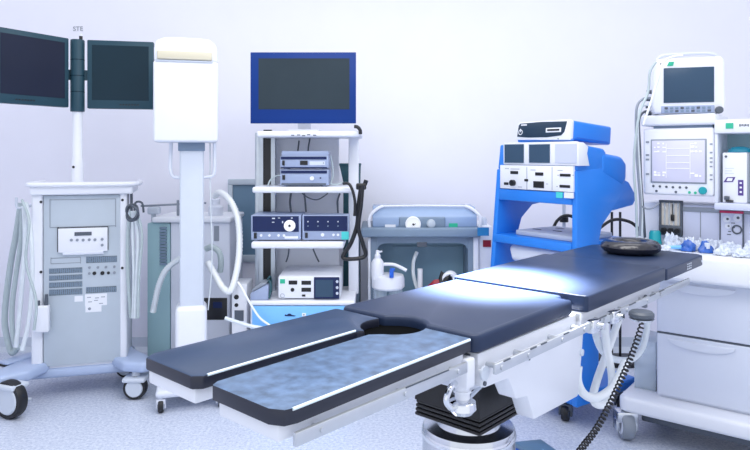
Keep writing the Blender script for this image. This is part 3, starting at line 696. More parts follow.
def suction_jar():
    Y0 = 4.29; X0 = (388-375)/FP*Y0; f = F((X0, Y0), 0, zrec)
    t = thing('suction_jar', 'white-lidded clear suction jar with a blue clip and pump bottle top', 'jar', (X0, Y0, zrec+.001))
    zl = f.p(388, 287, 0)[1]; zt = f.p(388, 274, 0)[1]; r = 16.5/FP*Y0
    for s_ in (-1, 1):
        xx = s_*.05; k = MB().lathe([(.04, 0), (.047, .006), (.048, zl-.02), (.044, zl)], (xx, 0, 0), 20); k.build('jar', 'clear', t)
    MB().lathe([(r*.9, zl-.008), (r, zl+.004), (r, zt-.03), (r*.93, zt-.006), (r*.6, zt), (.001, zt)], (0, 0, 0), 32).build('lid', 'white', t)
    x = f.p(377.5, 270, 0)[0]; zb = f.p(388, 262, 0)[1]; zz = f.p(388, 250, 0)[1]
    MB().lathe([(.04, zt-.03), (.042, zt), (.042, zb), (.03, zb+.02), (.02, zb+.03), (.02, zb+.05), (.013, zz-.02), (.012, zz), (.001, zz+.004)], (x, -.03, 0), 20).build('pump_bottle', 'white', t)
    k = MB(); k.cyl((x, -.03, zz-.012), (x+.03, -.04, zz-.004), .006)
    k.tube([(x+.02, -.03, zb-.012), (x+.1, -.03, zb-.012), (x+.15, -.035, zb-.03), (x+.19, -.04, zb-.05)], .011, 8); k.build('spout_arm', 'white', t)
    xc, zc = f.p(391.5, 273, -.09); k = MB(); k.box(xc-.014, xc+.014, -.112, -.085, zc-.03, zc+.02, .005); k.box(xc-.01, xc+.022, -.11, -.085, zc+.015, zc+.032, .005); k.build('clip', 'blue_d', t)
suction_jar()
Y0 = 4.4
t = thing('tube_holder', 'small white tube holder standing in the recess right of the suction jar', 'holder', ((420-375)/FP*Y0, Y0, zrec+.001))
f = F(((420-375)/FP*Y0, Y0), 0, zrec); zt = f.p(420, 269, 0)[1]
k = MB(); k.lathe([(.018, 0), (.018, zt), (.001, zt+.002)], (.0, 0, 0), 16); k.build('holder', 'white', t)
k = MB(); k.tube([f.P(417, 252, .1), f.P(413.5, 262, .08), f.P(413.5, 275, .05), f.P(417, 288, .03), f.P(420, 294, .03)], .013, 8); k.build('tube', 'hose2', t)
# red and dark cuff with white coil, lying in the recess
Y0 = 4.28; X0 = (440-375)/FP*Y0
t = thing('pressure_cuff', 'dark red and black cuff with white coiled end in front of the suction unit', 'cuff', (X0, Y0, zrec+.002))
f = F((X0, Y0), 0, zrec); zt = f.p(440, 283, 0)[1]
k = MB(); k.blob((-.02, 0, 0), .1, .055, zt*1.15, .12, 3, True, 3); k.build('sleeve', 'red', t)
k = MB(); k.blob((.035, -.01, zt*.7),   .05, .045, .12, .5, 3, True, 5); k.build('strap', 'black', t)
k = MB(); x, z = f.p(449, 277, -.01)
for j in range(3): k.tube([(x+.034*math.cos(u)+.006*j, -.02+.018*j, z-.012+.034*math.sin(u)) for u in [i*math.pi/4 for i in range(8)]], .014, 8, 3, closed=True)
k.build('coiled_end', 'white', t)

# ================================================================ blue equipment cart
RB = -55
OB = (.939, 3.70); fb = F(OB, RB)
def blue_cart():
    t = thing('blue_equipment_cart', 'bright blue equipment cart with curved side panels and open shelf', 'medical cart', (OB[0], OB[1], 0), RB)
    xl, xr = -.335, .255; th = .035
    q = lambda px, py: fb.q(px, py, xr)
    # side panel outline in (depth, height): front pillar plus a wing reaching back
    pil = .19
    a = q(637, 197); b = q(629, 182); c = q(602, 168); d = q(578, 171); e_ = q(633, 200); g = q(612, 211); h = q(601, 226)
    side = [(0, .14), (0, d[1]+.0), (c[0], c[1]), (b[0], b[1]), (a[0], a[1]), (e_[0], e_[1]-.03), (g[0], g[1]), (h[0]+.01, h[1]), (pil, h[1]-.1), (pil, .14)]
    for x0 in (xl, xr-th):
        k = MB().prism(side, 'yz', x0, x0+th, .006, 2)
        if x0 < 0:
            for vtx in k.bm.verts: vtx.co.x -= max(0, 1.45-vtx.co.z)*.095
        k.build('side_panel', 'blue', t)
    # main body of the upper part
    zc0 = 1.25
    bt = q(578, 143)[1]
    k = MB(); k.prism([(0.0, d[1]), (.02, bt), (.09, bt-.012), (.24, bt-.03), (.26, bt-.05), (.26, d[1]-.02), (.24, d[1]-.04)], 'yz', xl+.002, xr-.002, .012, 3, 20); k.build('monitor_housing', 'blue', t)
    r0 = q(601, 151); r1 = q(628.5, 158)
    k = MB(); k.prism([(r0[0], c[1]-.03), (r0[0], r0[1]-.01), (r0[0]+.05, r0[1]-.012), (r1[0]-.06, r1[1]+.01), (r1[0]-.01, r1[1]-.03), (b[0]-.02, b[1]+.01), (b[0]-.06, b[1]-.03)], 'yz', xl+.05, xr+.004, .045, 5, 20); k.build('rear_hump', 'blue', t)
    k = MB(); k.box(xl+th, xr-th, .02, .4, zc0+.02, d[1]-.02, .004); k.build('device_bay', 'blue_d', t)
    # white monitor row
    y = -.012
    k = MB(); x0, z1 = fb.p(500.5, 142, y); x1, z0 = fb.p(577, 165.5, y)
    x0 = -.275; z1 = fb.p(540, 142, y)[1]; z0 = fb.p(540, 165.3, y)[1]
    k.box(x0, xr+.002, y, .02, z0, z1, .008); k.prism([(y, z0), (y, z1-.004), (.03, z1-.006), (.07, z1-.03), (.06, (z0+z1)/2), (.08, z0)], 'yz', xr+.0, xr+.02, .002)
    row = k.build('monitor_row', 'white', t)
    for a0, a1, m in ((504.5, 523.6, 'screen4'), (529, 549.6, 'screen4'), (555.5, 576, 'lav')):
        pbox(MB(), fb, a0-.6, 143.6, a1+.6, 163.4, y-.003, .005).build('screen_frame', 'palegrey', row)
        plate('screen', m, row, fb, a0, 144.4, a1, 162.8, y-.003, .002)
    # control panel
    z1 = z0-.002; z0 = fb.p(540, 190.5, y)[1]
    x0 = -.3; cp = MB().box(x0, xr-.016, y, .02, z0, z1, .004).build('control_panel', 'white', t)
    sx = lambda px, py, w_, h_: pbox(MB(), fb, px-w_/2, py-h_/2, px+w_/2, py+h_/2, y-.003, .005, .001).build('socket', 'blackhole', cp)
    sx(514, 172.5, 7.6, 3); sx(539, 174, 8, 3.2); sx(565, 175.2, 10.6, 2.8); sx(506, 183.6, 4.4, 2.6); sx(526, 180.2, 3.6, 2.4); sx(564.6, 186.4, 10.4, 2.8); sx(538.4, 184.6, 10.6, 6.6)
    disc('knob', 'black', cp, fb, 513.6, 182.8, .018, y, .02)
    k = MB()
    for px in (526.8, 552): pbox(k, fb, px-.25, 167, px+.25, 190, y-.001, .002)
    for px, py, w_ in ((507, 168.6, 4), (515, 169, 9), (533, 170, 5), (560, 170.4, 5), (558, 175.2, 1.5), (573, 175.2, 1.5), (557, 186.4, 1.5), (520, 187, 4), (547, 184, 2)): pbox(k, fb, px-w_/2, py-.3, px+w_/2, py+.3, y-.001, .002)
    k.build('printed_lines', 'mgrey', cp)
    # ledge below the panel
    MB().box(xl+.02, xr-th+.003, -.006, .36, z0-.07, z0-.003, .006).build('upper_shelf', 'blue', t)
    plate('sticker', 'mint', t, fb, 556, 192.2, 562.5, 198, -.008, .004, label='mint sticker'); plate('clip', 'white', t, fb, 564, 192.6, 573, 198.2, -.008, .008)
    # lower shelf
    zs = fb.p(535, 239, 0)[1]
    MB().box(xl-.03, xr-th, -.004, .5, zs-.05, zs, .006).build('shelf', 'blue', t)
    MB().box(xl+.01, xr-.01, .02, .56, .13, .2, .02, 3).build('base', 'blue', t)
    MB().box(xl+th, xr-th, .15, .17, .2, zs-.28, .004).build('rear_panel', 'blue_d', t)
    for x, y_ in ((.1, .1), (xl+.06, .07), (xr-.06, .48), (xl+.06, .48)): caster(t, x, y_, .05, 'dgrey', .04, turn=math.radians(30), hub='dgrey')
    return t, zs, bt
_, zsh, ztop = blue_cart()

def generator_top():
    # sits on the monitor housing, tipped slightly to the back
    yb = .03
    y = 0.0
    x0, z0 = fb.p(517.5, 139.5, y); x1, _ = fb.p(570.7, 139.5, y)
    xm = (x0+x1)/2; zb = ztop+.012
    c = fb.e[0]*xm+fb.v[0]*y+OB[0], fb.e[1]*xm+fb.v[1]*y+OB[1]
    t = thing('electrosurgical_generator', 'slim generator with a dark glossy front and blue casing on top of the blue cart', 'medical device', (c[0], c[1], zb), RB)
    t.rotation_euler = Matrix.Rotation(math.radians(RB), 3, 'Z').to_euler()
    hw = (x1-x0)/2; f = F(c, RB, zb)
    tilt = Matrix.Rotation(math.radians(-4.5), 4, 'X')
    h = .115; d = .36
    k = MB(); k.box(-hw+.006, hw, .02, d, .008, h, .014, 3); k.box(-hw, hw, .0, .03, 0.0, .02, .004); k.xf(tilt).build('casing', 'blue', t)
    k = MB(); k.prism([(-hw, .012), (hw, .004), (hw, h-.004), (hw-.012, h+.003), (-hw+.02, h-.001), (-hw+.002, h-.016)], 'xz', -.012, .022, .006); k.xf(tilt); fr = k.build('front_frame', 'white', t)
    w2 = hw
    k = MB(); k.prism([(-w2+.008, .03), (-w2*.5, .023), (.2*w2, .022), (w2-.055, .03), (w2-.035, .05), (w2-.02, h-.008), (0, h-.004), (-w2+.028, h-.008), (-w2+.016, h-.02)], 'xz', -.016, -.008, .002); k.xf(tilt); pn = k.build('front_panel', 'navy2', fr)
    k = MB(); x = w2-.1; k.box(x-.062, x+.045, -.018, -.012, .048, .074, .012, 3); k.mi(1).box(x-.05, x+.035, -.021, -.014, .056, .067, .003); k.xf(tilt).build('output_socket', ['white', 'blackhole'], pn)
    k = MB(); x = -w2+.035; k.tube([(x+.014*math.cos(i*math.pi/4), -.017, .055+.014*math.sin(i*math.pi/4)) for i in range(8)], .0025, 5, 3, closed=True); k.box(x-.002, x+.002, -.019, -.014, .056, .075); k.xf(tilt).build('power_mark', 'white', pn)
    k = MB()
    for i in range(4): k.box(-w2+.038+.011*i, -w2+.047+.011*i, -.018, -.014, h-.022, h-.014)
    k.xf(tilt).build('maker_print', 'white', pn)
    k = MB(); k.cyl((hw-.075, -.011, .012), (hw-.075, -.014, .012), .004); k.xf(tilt).build('indicator', 'mgrey', fr)
    k = MB(); k.box(hw-.002, hw+.002, .05, d-.03, .02, .024); k.xf(tilt).build('casing_seam', 'blue_d', t)
generator_top()

# things on and under the open shelf of the blue cart
def on_cart(x, y, z): return (OB[0]+fb.e[0]*x+fb.v[0]*y, OB[1]+fb.e[1]*x+fb.v[1]*y, z)
t = thing('keyboard_tray', 'flat grey slotted panel lying on the open shelf of the blue cart', 'tray', on_cart(-.02, .22, zsh+.001), RB)
MB().box(-.22, .2, -.16, .2, 0, .03, .006, rx=0).build('panel', 'bone', t)
k = MB()
for px, py in ((-.15, -.05), (-.02, -.02), (.1, .02), (-.1, .1), (.05, .13)): k.box(px-.03, px+.03, py-.008, py+.008, .029, .033, .002)
k.build('slot', 'dgrey', t)
t = thing('plastic_bag', 'folded white plastic bag hanging under the open shelf of the blue cart', 'bag', on_cart(-.03, .07, zsh-.054), RB)
k = MB(); k.box(-.24, .19, -.03, .06, -.11, 0, .035, 4)
for v in k.bm.verts:
    v.co += Vector((.006*math.sin(v.co.z*60), .012*math.sin(v.co.x*31+v.co.z*12), .014*math.sin(v.co.x*17) if v.co.z < -.05 else 0))
k.build('bag', 'white2', t)
def hoop(label, pts, Y): hose('black_hose', label, 'hose', [wp(a, b, Y) for a, b in pts], .011, 'rubber', 'black hoses behind the blue cart')
hoop('black hose arch seen through the opening of the blue cart', [(553, 229), (557, 221), (564, 216), (572, 216.5), (579, 222), (584, 232)], 4.45)
hoop('black hose arch behind the blue cart beside the white cable bundle', [(600, 228), (610, 221), (620, 219.5), (632, 223), (640, 231), (646, 240)], 4.5)
t = thing('drip_stand', 'thin pale pole on a wheeled foot behind the open shelf of the blue cart', 'stand', ((564-375)/FP*4.55, 4.55, 0))
MB().cyl((0, 0, .05), (0, 0, CZ-(180-HR)/FP*4.55), .012).build('pole', 'palegrey', t)
k = MB(); k.cyl((0, 0, CZ-(222-HR)/FP*4.55), (0, 0, CZ-(216-HR)/FP*4.55), .03); k.build('clamp', 'black', t)
k = MB()
for i in range(5): a = i*math.tau/5; k.cyl((0, 0, .07), (.25*math.cos(a), .25*math.sin(a), .03), .014); k.cyl((.25*math.cos(a), .25*math.sin(a), .0), (.25*math.cos(a), .25*math.sin(a), .05), .02)
k.build('foot', 'palegrey', t)
t = thing('rod_rack', 'pair of thin black upright rods behind the right side of the blue cart', 'stand', ((616-375)/FP*4.7, 4.7, 0))
for dx in (-.03, .03): MB().cyl((dx, 0, .02), (dx, 0, CZ-(212-HR)/FP*4.7), .009).build('rod', 'black', t)
MB().box(-.16, .16, -.13, .13, 0, .03, .008).build('base', 'black', t)

# ================================================================ anaesthesia machine
RM = -38
OM = (1.273, 3.42); fm = F(OM, RM)
def machine():
    t = thing('anaesthesia_machine', 'large white anaesthesia machine with pale screen, grey drawers and cluttered worktop at right', 'anaesthesia machine', (OM[0], OM[1], 0), RM)
    WX = .95
    # platform and castors
    zpb = .155; zpt = .235
    k = MB(); k.prism([(.0, .03), (.03, -.0), (WX-.03, 0), (WX, .03), (WX, .66), (0.04, .66), (0, .6)], 'xy', zpb, zpt, .025, 4, 30); k.build('platform', 'white', t)
    MB().box(.1, WX-.06, .08, .6, .1, zpb+.01, .01).build('underframe', 'dgrey', t)
    for x, y in ((.03, .05), (WX-.16, .06), (.08, .6), (WX-.08, .6)): 
        o = caster(t, x, y, .076, 'steel', .06, turn=math.radians(35), wm='mgrey', hub='white2')
    # drawer body
    yd = .12; xd = fm.p(656.5, 335, yd)[0]
    zw0 = fm.p(690, 279, yd)[1]
    MB().box(xd, WX-.02, yd+.012, .62, zpt-.005, zw0, .01).build('pedestal', 'white2', t)
    zsplit = fm.p(656.5, 331.5, yd)[1]
    for z0, z1 in ((zsplit+.004, zw0-.012), (zpt+.012, zsplit-.004)):
        d = MB().box(xd+.002, WX-.03, yd-.004, yd+.02, z0, z1, .008, 3).build('drawer', 'drawer', t)
        xa, xb = fm.p(668, 335, yd)[0], fm.p(736, 335, yd)[0]
        k = MB(); n = 14; xm = (xa+xb)/2
        pts = [(xa, z1-.018), (xb, z1-.018)] + [(xm+(xb-xa)/2*math.cos(math.pi*i/n), z1-.02-.042*math.sin(math.pi*i/n)) for i in range(1, n)]
        k.prism(pts, 'xz', yd-.014, yd-.002, .004); h_ = k.build('handle', 'white2', d)
        MB().box(xd+.002, WX-.03, yd-.001, yd+.014, z1-.001, z1+.006).build('drawer_gap', 'dgrey', d)
    # worktop
    yw = .03; zt = fm.p(690, 255, yw)[1]
    xw = fm.p(600, 250, .2)[0]; xw = max(xw, .0)
    MB().prism([(-.02, .12), (.02, yw), (WX+.02, yw), (WX+.02, .62), (-.02, .62)], 'xy', zw0-.004, zt, .022, 3).build('worktop', 'white', t)
    # back body with panels
    yb = .36
    zb1 = fm.p(700, 196, yb)[1]; vz_top = lambda q: min(zb1+.02, fm.p(735, 203.5, .26)[1]-.02)
    zb1 = min(zb1, vz_top(yb)-.005)
    xb0 = fm.p(641, 215, yb)[0]
    MB().box(xb0, WX+.1, yb+.02, .6, zt-.005, vz_top(yb), .008).build('back_body', 'white', t)
    x0 = fm.p(682.5, 215, yb)[0]; x1 = fm.p(716, 215, yb)[0]
    k = MB(); k.box(x0, WX+.1, yb, yb+.03, zt, zb1, .006); bp = k.build('back_panel', 'lav', t)
    k = MB(); xx = fm.p(700.5, 215, yb)[0]; k.box(xx-.002, xx+.002, yb-.002, yb+.002, zt, zb1-.03); k.box(x0, WX+.1, yb-.006, yb+.002, zb1-.035, zb1-.01, .002); k.build('panel_groove', 'mgrey', bp)
    # flow meter frame
    fx0, fz1 = fm.p(659, 200, yb-.01); fx1, fz0 = fm.p(682, 236, yb-.01)
    fz0 = max(fz0, zt)
    k = MB(); k.box(fx0, fx1, yb-.012, yb+.02, fz1-.014, fz1, .002); k.box(fx0, fx0+.012, yb-.012, yb+.02, fz0, fz1); k.box(fx1-.01, fx1, yb-.012, yb+.02, fz0, fz1); k.box(fx0, fx1, yb-.02, yb+.02, fz0, fz0+.055, .004)
    fr = k.build('flowmeter_frame', 'dgrey', t)
    k = MB(); k.box(fx0+.01, fx1-.008, yb-.004, yb+.02, fz0+.05, fz1-.012); k.build('scale_plate', 'beige', fr)
    k = MB()
    for i in range(4): xx = fx0+.03+i*(fx1-fx0-.05)/3; k.cyl((xx, yb-.008, fz0+.05), (xx, yb-.008, fz1-.01), .0045, n=8)
    k.build('flow_tubes', 'clear', fr)
    k = MB(); xx = (fx0+fx1)/2+.012; k.cyl((xx, yb-.012, fz1-.02), (xx, yb-.012, fz0+.1), .0025, n=8); k.box(xx-.009, xx+.009, yb-.018, yb-.004, fz0+.08, fz0+.115, .003); k.build('float', 'black', fr)
    k = MB()
    for i in range(3): xx = fx0+.03+i*.035; k.cyl((xx, yb-.02, fz0+.028), (xx, yb-.045, fz0+.028), .014, n=12)
    k.build('flow_knobs', 'black', fr)
    # ventilator unit
    yv = .26
    vx0, vz1 = fm.p(643, 128, yv); vx1, vz0 = fm.p(714, 196, yv)
    vz1 = fm.p(678, 128, yv)[1]; vz0 = fm.p(678, 195.5, yv)[1]
    v = MB().box(vx0, vx1, yv, .58, vz0, vz1, .014, 3).build('ventilator_unit', 'white', t)
    x0 = fm.p(650.8, 150, yv)[0]; x1 = fm.p(706.8, 150, yv)[0]; z1 = fm.p(678, 139, yv)[1]; z0 = fm.p(678, 183.4, yv)[1]
    MB().box(x0, x1, yv-.005, yv+.01, z0, z1, .003).build('screen_frame', 'mgrey', v)
    s_ = MB().box(x0+.008, x1-.008, yv-.007, yv+.01, z0+.008, z1-.008, .001).build('screen', 'vscreen', v)
    k = MB(); xs = x0+.01; ws = x1-x0-.02; hs = z1-z0
    for u0, u1, w_ in ((.28, .72, .78), (.28, .72, .62), (.28, .72, .46), (.28, .72, .33)): k.box(xs+ws*u0, xs+ws*u1, yv-.0085, yv-.006, z0+hs*w_, z0+hs*w_+.003)
    for u in (.03, .1, .2, .74, .82, .9):
        for w_ in (.16, .22, .7, .8, .88):
            if random.random() < .72: k.box(xs+ws*u, xs+ws*(u+random.uniform(.03, .08)), yv-.0085, yv-.006, z0+hs*w_, z0+hs*w_+random.uniform(.004, .012))
    for u in (.27, .73): k.box(xs+ws*u, xs+ws*u+.002, yv-.0085, yv-.006, z0+hs*.12, z0+hs*.9)
    k.build('screen_readout', 'vline', s_)
    for px, py in ((653.5, 186), (660, 186.4), (666.5, 186.8), (673, 187.2), (680, 187.4), (686.4, 187.6), (656.5, 191), (676, 192)): disc('button', 'dgrey', v, fm, px, py, .0065, yv, .004, n=12)
    for px, py in ((689.5, 192.4), (695.4, 192.8)): disc('button', 'green', v, fm, px, py, .007, yv, .004, n=12)
    for py in (142, 155, 159.5, 174): plate('key', 'mgrey', v, fm, 645.8, py-.9, 649, py+.9, yv, .003)
    for py in (144, 152.5, 158, 162, 166.5, 175, 179.5): plate('key', 'mgrey', v, fm, 709.8, py-.7, 712.4, py+.7, yv, .003)
    x, z = fm.p(703, 190.6, yv); MB().lathe([(.02, 0), (.02, .012), (.017, .016), (.001, .016)], (x, yv, z), 24, 'y').build('control_knob', 'teal', v)
    # shelf slab between ventilator and monitor
    x1 = WX+.1; z0 = vz1+.014; z1 = fm.p(678, 114.5, yv)[1]
    k = MB(); k.box(vx0-.01, fm.p(716, 120, yv)[0], yv-.01, .6, z0, z1, .012, 3); k.build('top_shelf', 'white', t)
    MB().box(vx0+.05, vx1-.01, yv+.02, .55, vz1-.004, z0+.004).build('shelf_gap', 'bluegrey2', t)
    # right-hand bay: header, back wall, side wall, floor ledge
    bx0 = fm.p(714.5, 170, yv)[0]; bx1 = WX+.1
    hz1 = fm.p(730, 119.5, yv)[1]; hz0 = fm.p(730, 133.4, yv)[1]; lz1 = fm.p(735, 203.5, yv)[1]
    hd = MB().box(bx0, bx1, yv-.012, .6, hz0, hz1, .008).build('bay_header', 'white', t)
    plate('label_plate', 'green', hd, fm, 725.6, 123, 733.2, 128.6, yv-.012, .003, label='green label')
    k = MB()
    for i, (a, w_) in enumerate(((739.3, 1.6), (741.2, .7), (742.3, 1.1), (743.8, .9), (745, 1.4), (746.7, .8), (747.8, 1.2))): pbox(k, fm, a, 124+(i % 2)*.3, a+w_*.8, 126+(i % 3 == 0)*.5, yv-.0135, .002)
    k.build('maker_print', 'dgrey', hd)
    MB().box(bx0, bx0+.016, yv, .6, lz1, hz0+.003, .004).build('bay_wall', 'white2', t)
    MB().box(bx0+.016, bx1, .52, .6, lz1, hz0+.003).build('bay_back', 'tealwall', t)
    MB().box(bx1-.02, bx1, yv, .6, lz1, hz0+.003).build('bay_wall', 'white2', t)
    MB().box(bx0, bx1, yv-.01, .6, lz1-.035, lz1, .006).build('bay_ledge', 'lav', t)
    # gauge plate under the ledge
    gx0, gz1 = fm.p(720.5, 210.5, yb); gx1, gz0 = fm.p(743.5, 236, yb)
    gz1 = fm.p(732, 211, yb)[1]; gz0 = zt+.01
    g = MB().box(gx0, gx1, yb-.012, yb+.004, gz0, gz1, .008, 3).build('gauge_plate', 'lav', t)
    k = MB(); k.box(gx0-.003, gx1+.003, yb-.014, yb+.002, gz1-.012, gz1+.001, .003); k.build('plate_header', 'mag', g)
    k = MB(); k.box(gx0-.003, gx0+.003, yb-.013, yb+.002, gz0, gz1); k.box(gx1-.003, gx1+.003, yb-.013, yb+.002, gz0, gz1); k.build('plate_edge', 'dgrey', g)
    for px, py, r in ((727, 219, .018), (737.5, 217.8, .02), (728, 226, .014)): disc('dial', 'white2', g, fm, px, py, r, yb-.012, .006); disc('dial_mark', 'dgrey', g, fm, px+.6, py, r*.35, yb-.018, .002)
    x, z = fm.p(737, 229.5, yb-.012); k = MB(); k.tube([(x+.021*math.cos(i*math.pi/4), yb-.016, z+.021*math.sin(i*math.pi/4)) for i in range(8)], .004, 6, 3, closed=True); k.build('dial', 'dgrey', g)
    k = MB()
    for px, py, w_ in ((731, 222.6, 4), (728, 231, 3), (732, 227, 3), (727, 234, 4)): pbox(k, fm, px, py, px+w_, py+.9, yb-.0135, .002)
    k.build('printed_lines', 'dgrey', g)
    return t, dict(zt=zt, yb=yb, zpt=zpt, top=z1, lz=lz1, yv=yv, xd=xd, yd=yd)
_, MD = machine()
def on_m(x, y, z): return (OM[0]+fm.e[0]*x+fm.v[0]*y, OM[1]+fm.e[1]*x+fm.v[1]*y, z)

def patient_monitor():
    ym = .3; x0 = fm.p(652.5, 85, ym)[0]; x1 = fm.p(727, 85, ym)[0]; xm = (x0+x1)/2
    zb = MD['top']+.001; c = on_m(xm, ym, zb); f = F(c[:2], -16, zb); hw = f.p(726, 85, 0)[0]
    t = thing('patient_monitor', 'white patient monitor with a dark screen on top of the anaesthesia machine', 'monitor', c, -16)
    zt = f.p(690, 56, 0)[1]
    k = MB(); k.prism([(-hw+.01, .006), (hw-.01, .006), (hw-.002, .05), (hw-.006, zt-.03), (hw-.02, zt-.006), (-hw+.03, zt-.01), (-hw+.008, zt-.04), (-hw, .05)], 'xz', 0, .2, .012, 3); k.box(-hw+.04, hw-.04, .02, .18, 0, .012); k.build('housing', 'white', t)
    k = MB(); k.tube([(-hw+.03, .06, zt-.012), (-hw+.06, .06, zt+.014), (-.02, .06, zt+.02), (hw-.06, .06, zt+.016), (hw-.02, .06, zt-.012)], .009); k.build('handle', 'lav', t)
    zs1 = f.p(688, 67.5, 0)[1]; zs0 = f.p(688, 102.5, 0)[1]; xs0 = f.p(663.6, 85, 0)[0]; xs1 = f.p(714, 85, 0)[0]
    MB().box(xs0, xs1, -.006, .01, zs0, zs1, .002).build('screen', 'screen4', t)
    k = MB(); zk1 = f.p(688, 105.6, 0)[1]; zk0 = f.p(688, 113, 0)[1]; k.box(xs0-.012, xs1+.002, -.005, .01, zk0, zk1, .003); kp = k.build('key_panel', 'dvc', t)
    n = 9
    for j in range(2):
        for i in range(n):
            xa = xs0+.004+(xs1-xs0-.01)*i/n; zc = zk1+(zk0-zk1)*(.3+.42*j)
            MB().box(xa, xa+(xs1-xs0)/n*.6, -.009, -.003, zc-.006, zc+.006, .002).build('key', 'bluegrey2' if (i+j) % 3 else 'dgrey', kp)
    x, z = f.p(719, 110, 0); MB().lathe([(.02, 0), (.019, .016), (.015, .02), (.001, .02)], (x, 0, z), 24, 'y').build('control_knob', 'dgrey', t)
    k = MB(); xa, za = f.p(668.5, 66, 0); k.prism([(xa-.008, za-.0), (xa+.022, za), (xa+.028, za+.022), (xa+.002, za+.022)], 'xz', -.003, .002); k.build('sticker', 'green', t)
    disc('lamp', 'black', t, f, 661.3, 64, .006, 0, .003)
    for i in range(4):
        x, z = f.p(652+.4*i, 92+7*i, .06); MB().cyl((-hw-.0+.01, .05+.02*i, z), (-hw-.022, .05+.02*i, z), .011, n=12).build('cable_socket', 'dgrey', t)
    return c, hw, f
cm, hwm, fpm = patient_monitor()

# cables looping from the monitor down to the worktop
gs = 'cables hanging at the left of the anaesthesia machine'
def mc(label, pts, r, m): hose('monitor_cable', label, 'cable', [wp(a, b, Y) for a, b, Y in pts], r, m, gs)
mc('pale cable arching from the top of the patient monitor down its left side', [(683, 55.5, 3.42), (672, 57, 3.44), (663, 63, 3.45), (657, 82, 3.46), (651, 102, 3.47), (643, 125, 3.48)], .006, 'hosew')
mc('outer grey cable falling from the patient monitor to the worktop left end', [(656, 62, 3.5), (650, 72, 3.5), (648, 92, 3.5), (640, 112, 3.48), (635.5, 140, 3.48), (634, 170, 3.48), (636, 200, 3.48), (637, 237, 3.5)], .007, 'hose')
mc('grey cable looping from the highest socket of the patient monitor', [(650, 98, 3.56), (643, 99, 3.54), (637, 107, 3.53), (636, 130, 3.53), (637.5, 165, 3.53), (640.5, 205, 3.53), (639.5, 236, 3.54)], .007, 'mgrey')
mc('grey cable looping from the middle socket of the patient monitor', [(650, 105, 3.58), (643, 106, 3.58), (638.5, 113, 3.57), (638, 140, 3.57), (640, 175, 3.57), (642, 210, 3.57), (642, 238, 3.57)], .006, 'hose2')
mc('grey cable looping from the lowest socket of the patient monitor', [(650.5, 112, 3.6), (644, 112, 3.62), (639, 121, 3.61), (640, 150, 3.61), (641, 180, 3.61), (643.5, 215, 3.61), (645, 238, 3.61)], .007, 'dgrey')
hose('monitor_cable', 'thin grey lead sagging from the cable bundle to the flowmeter frame', 'cable', [wp(640, 205, 3.55), wp(646, 208.5, 3.53), wp(653, 208, 3.53), wp(659, 203, 3.53)], .0045, 'mgrey', gs)

# boxes in the right bay
def bay_box():
    y = MD['yv']+.03; x0 = fm.p(722.5, 180, y)[0]; x1 = fm.p(749, 180, y)[0]; xm = (x0+x1)/2; c = on_m(xm, y, MD['lz']+.001); f = F(c[:2], RM, MD['lz']+.001)
    t = thing('vaporizer_box', 'white upright unit with a purple bar in the right bay of the anaesthesia machine', 'medical device', c, RM)
    zt = f.p(735, 152.5, 0)[1]; hw = (x1-x0)/2
    MB().box(-hw, hw-.008, 0, .1, 0, zt, .005).build('case', 'white', t)
    MB().box(hw-.014, hw+.002, .004, .11, .004, zt-.002, .003).build('side_cover', 'mgrey', t)
    k = MB(); xa, za = f.p(723.5, 181, 0); xb, zb = f.p(735.5, 177, 0); k.prism([(xa, za-.006), (xb-.012, za-.004), (xb, zb+.0), (xa+.016, zb-.002)], 'xz', -.002, .002); k.mi(1).prism([(xa+.014, za), (xb-.016, za+.001), (xb-.012, zb-.006), (xa+.02, zb-.006)], 'xz', -.003, .002); k.build('emblem', ['purple', 'white'], t)
    pb = plate('purple_bar', 'purple', t, f, 738, 180, 743.4, 195.5, 0, .002)
    for py in (183, 187.5, 192): plate('bar_mark', 'white', pb, f, 739.6, py-.9, 741.8, py+.9, -.002, .001)
    k = MB()
    for py, w_ in ((168, 9), (170.5, 7), (173, 9)): pbox(k, f, 725, py, 725+w_, py+.7, -.001, .002)
    k.build('printed_lines', 'palegrey', t)
    disc('indicator', 'dgrey', t, f, 726, 156.5, .006, 0, .003)
    k = MB(); xa, za = f.p(727, 197.5, 0); k.box(xa-.012, xa+.012, -.012, .004, za-.012, za+.008, .003); k.mi(1).box(xa-.005, xa+.03, -.012, .004, za-.022, za-.012, .003); k.build('latch', ['dgrey', 'black'], t)
    return c, zt, f
cb, zbt, fbb = bay_box()
y = MD['yv']+.085
t = thing('teal_dome', 'shallow teal blue bowl lying upside down on the white unit in the right bay', 'bowl', on_m(fm.p(740, 150, y)[0], y, MD['lz']+zbt+.002), RM)
MB().lathe([(.056, 0), (.055, .014), (.042, .026), (.018, .031), (.001, .031)], (0, 0, 0), 28).build('bowl', 'tealglass', t)

# clutter on the worktop
ZT = MD['zt']
def clutter(name, label, px, py, sx, sy, sz, m, seed, amp=.55, group=None, cat='plastic wrap'):
    x, y = fm.h(px, py, ZT); c = on_m(x, y, ZT)
    k = MB().blob((0, 0, .002), sx, sy, sz, amp, 4, True, seed)
    return tag(k.build(name, m, None, c, (0, 0, math.radians(RM)), ang=25), label, cat, group)
gs = 'crumpled clear wrap on the anaesthesia worktop'
def clutter(name, label, px, y, sx, sy, sz, m, seed, amp=.38, group=None, cat='plastic wrap', dz=.003):
    x = fm.p(px, 245, y)[0]; c = on_m(x, y, ZT+dz)
    k = MB().blob((0, 0, 0), sx, sy, sz, amp, 4, True, seed)
    return tag(k.build(name, m, None, c, (0, 0, math.radians(RM)), ang=25), label, cat, group)
clutter('plastic_wrap', 'crumpled white wrap below the black flowmeter frame', 671.5, .27, .034, .034, .07, 'wrap', 1, group=gs)
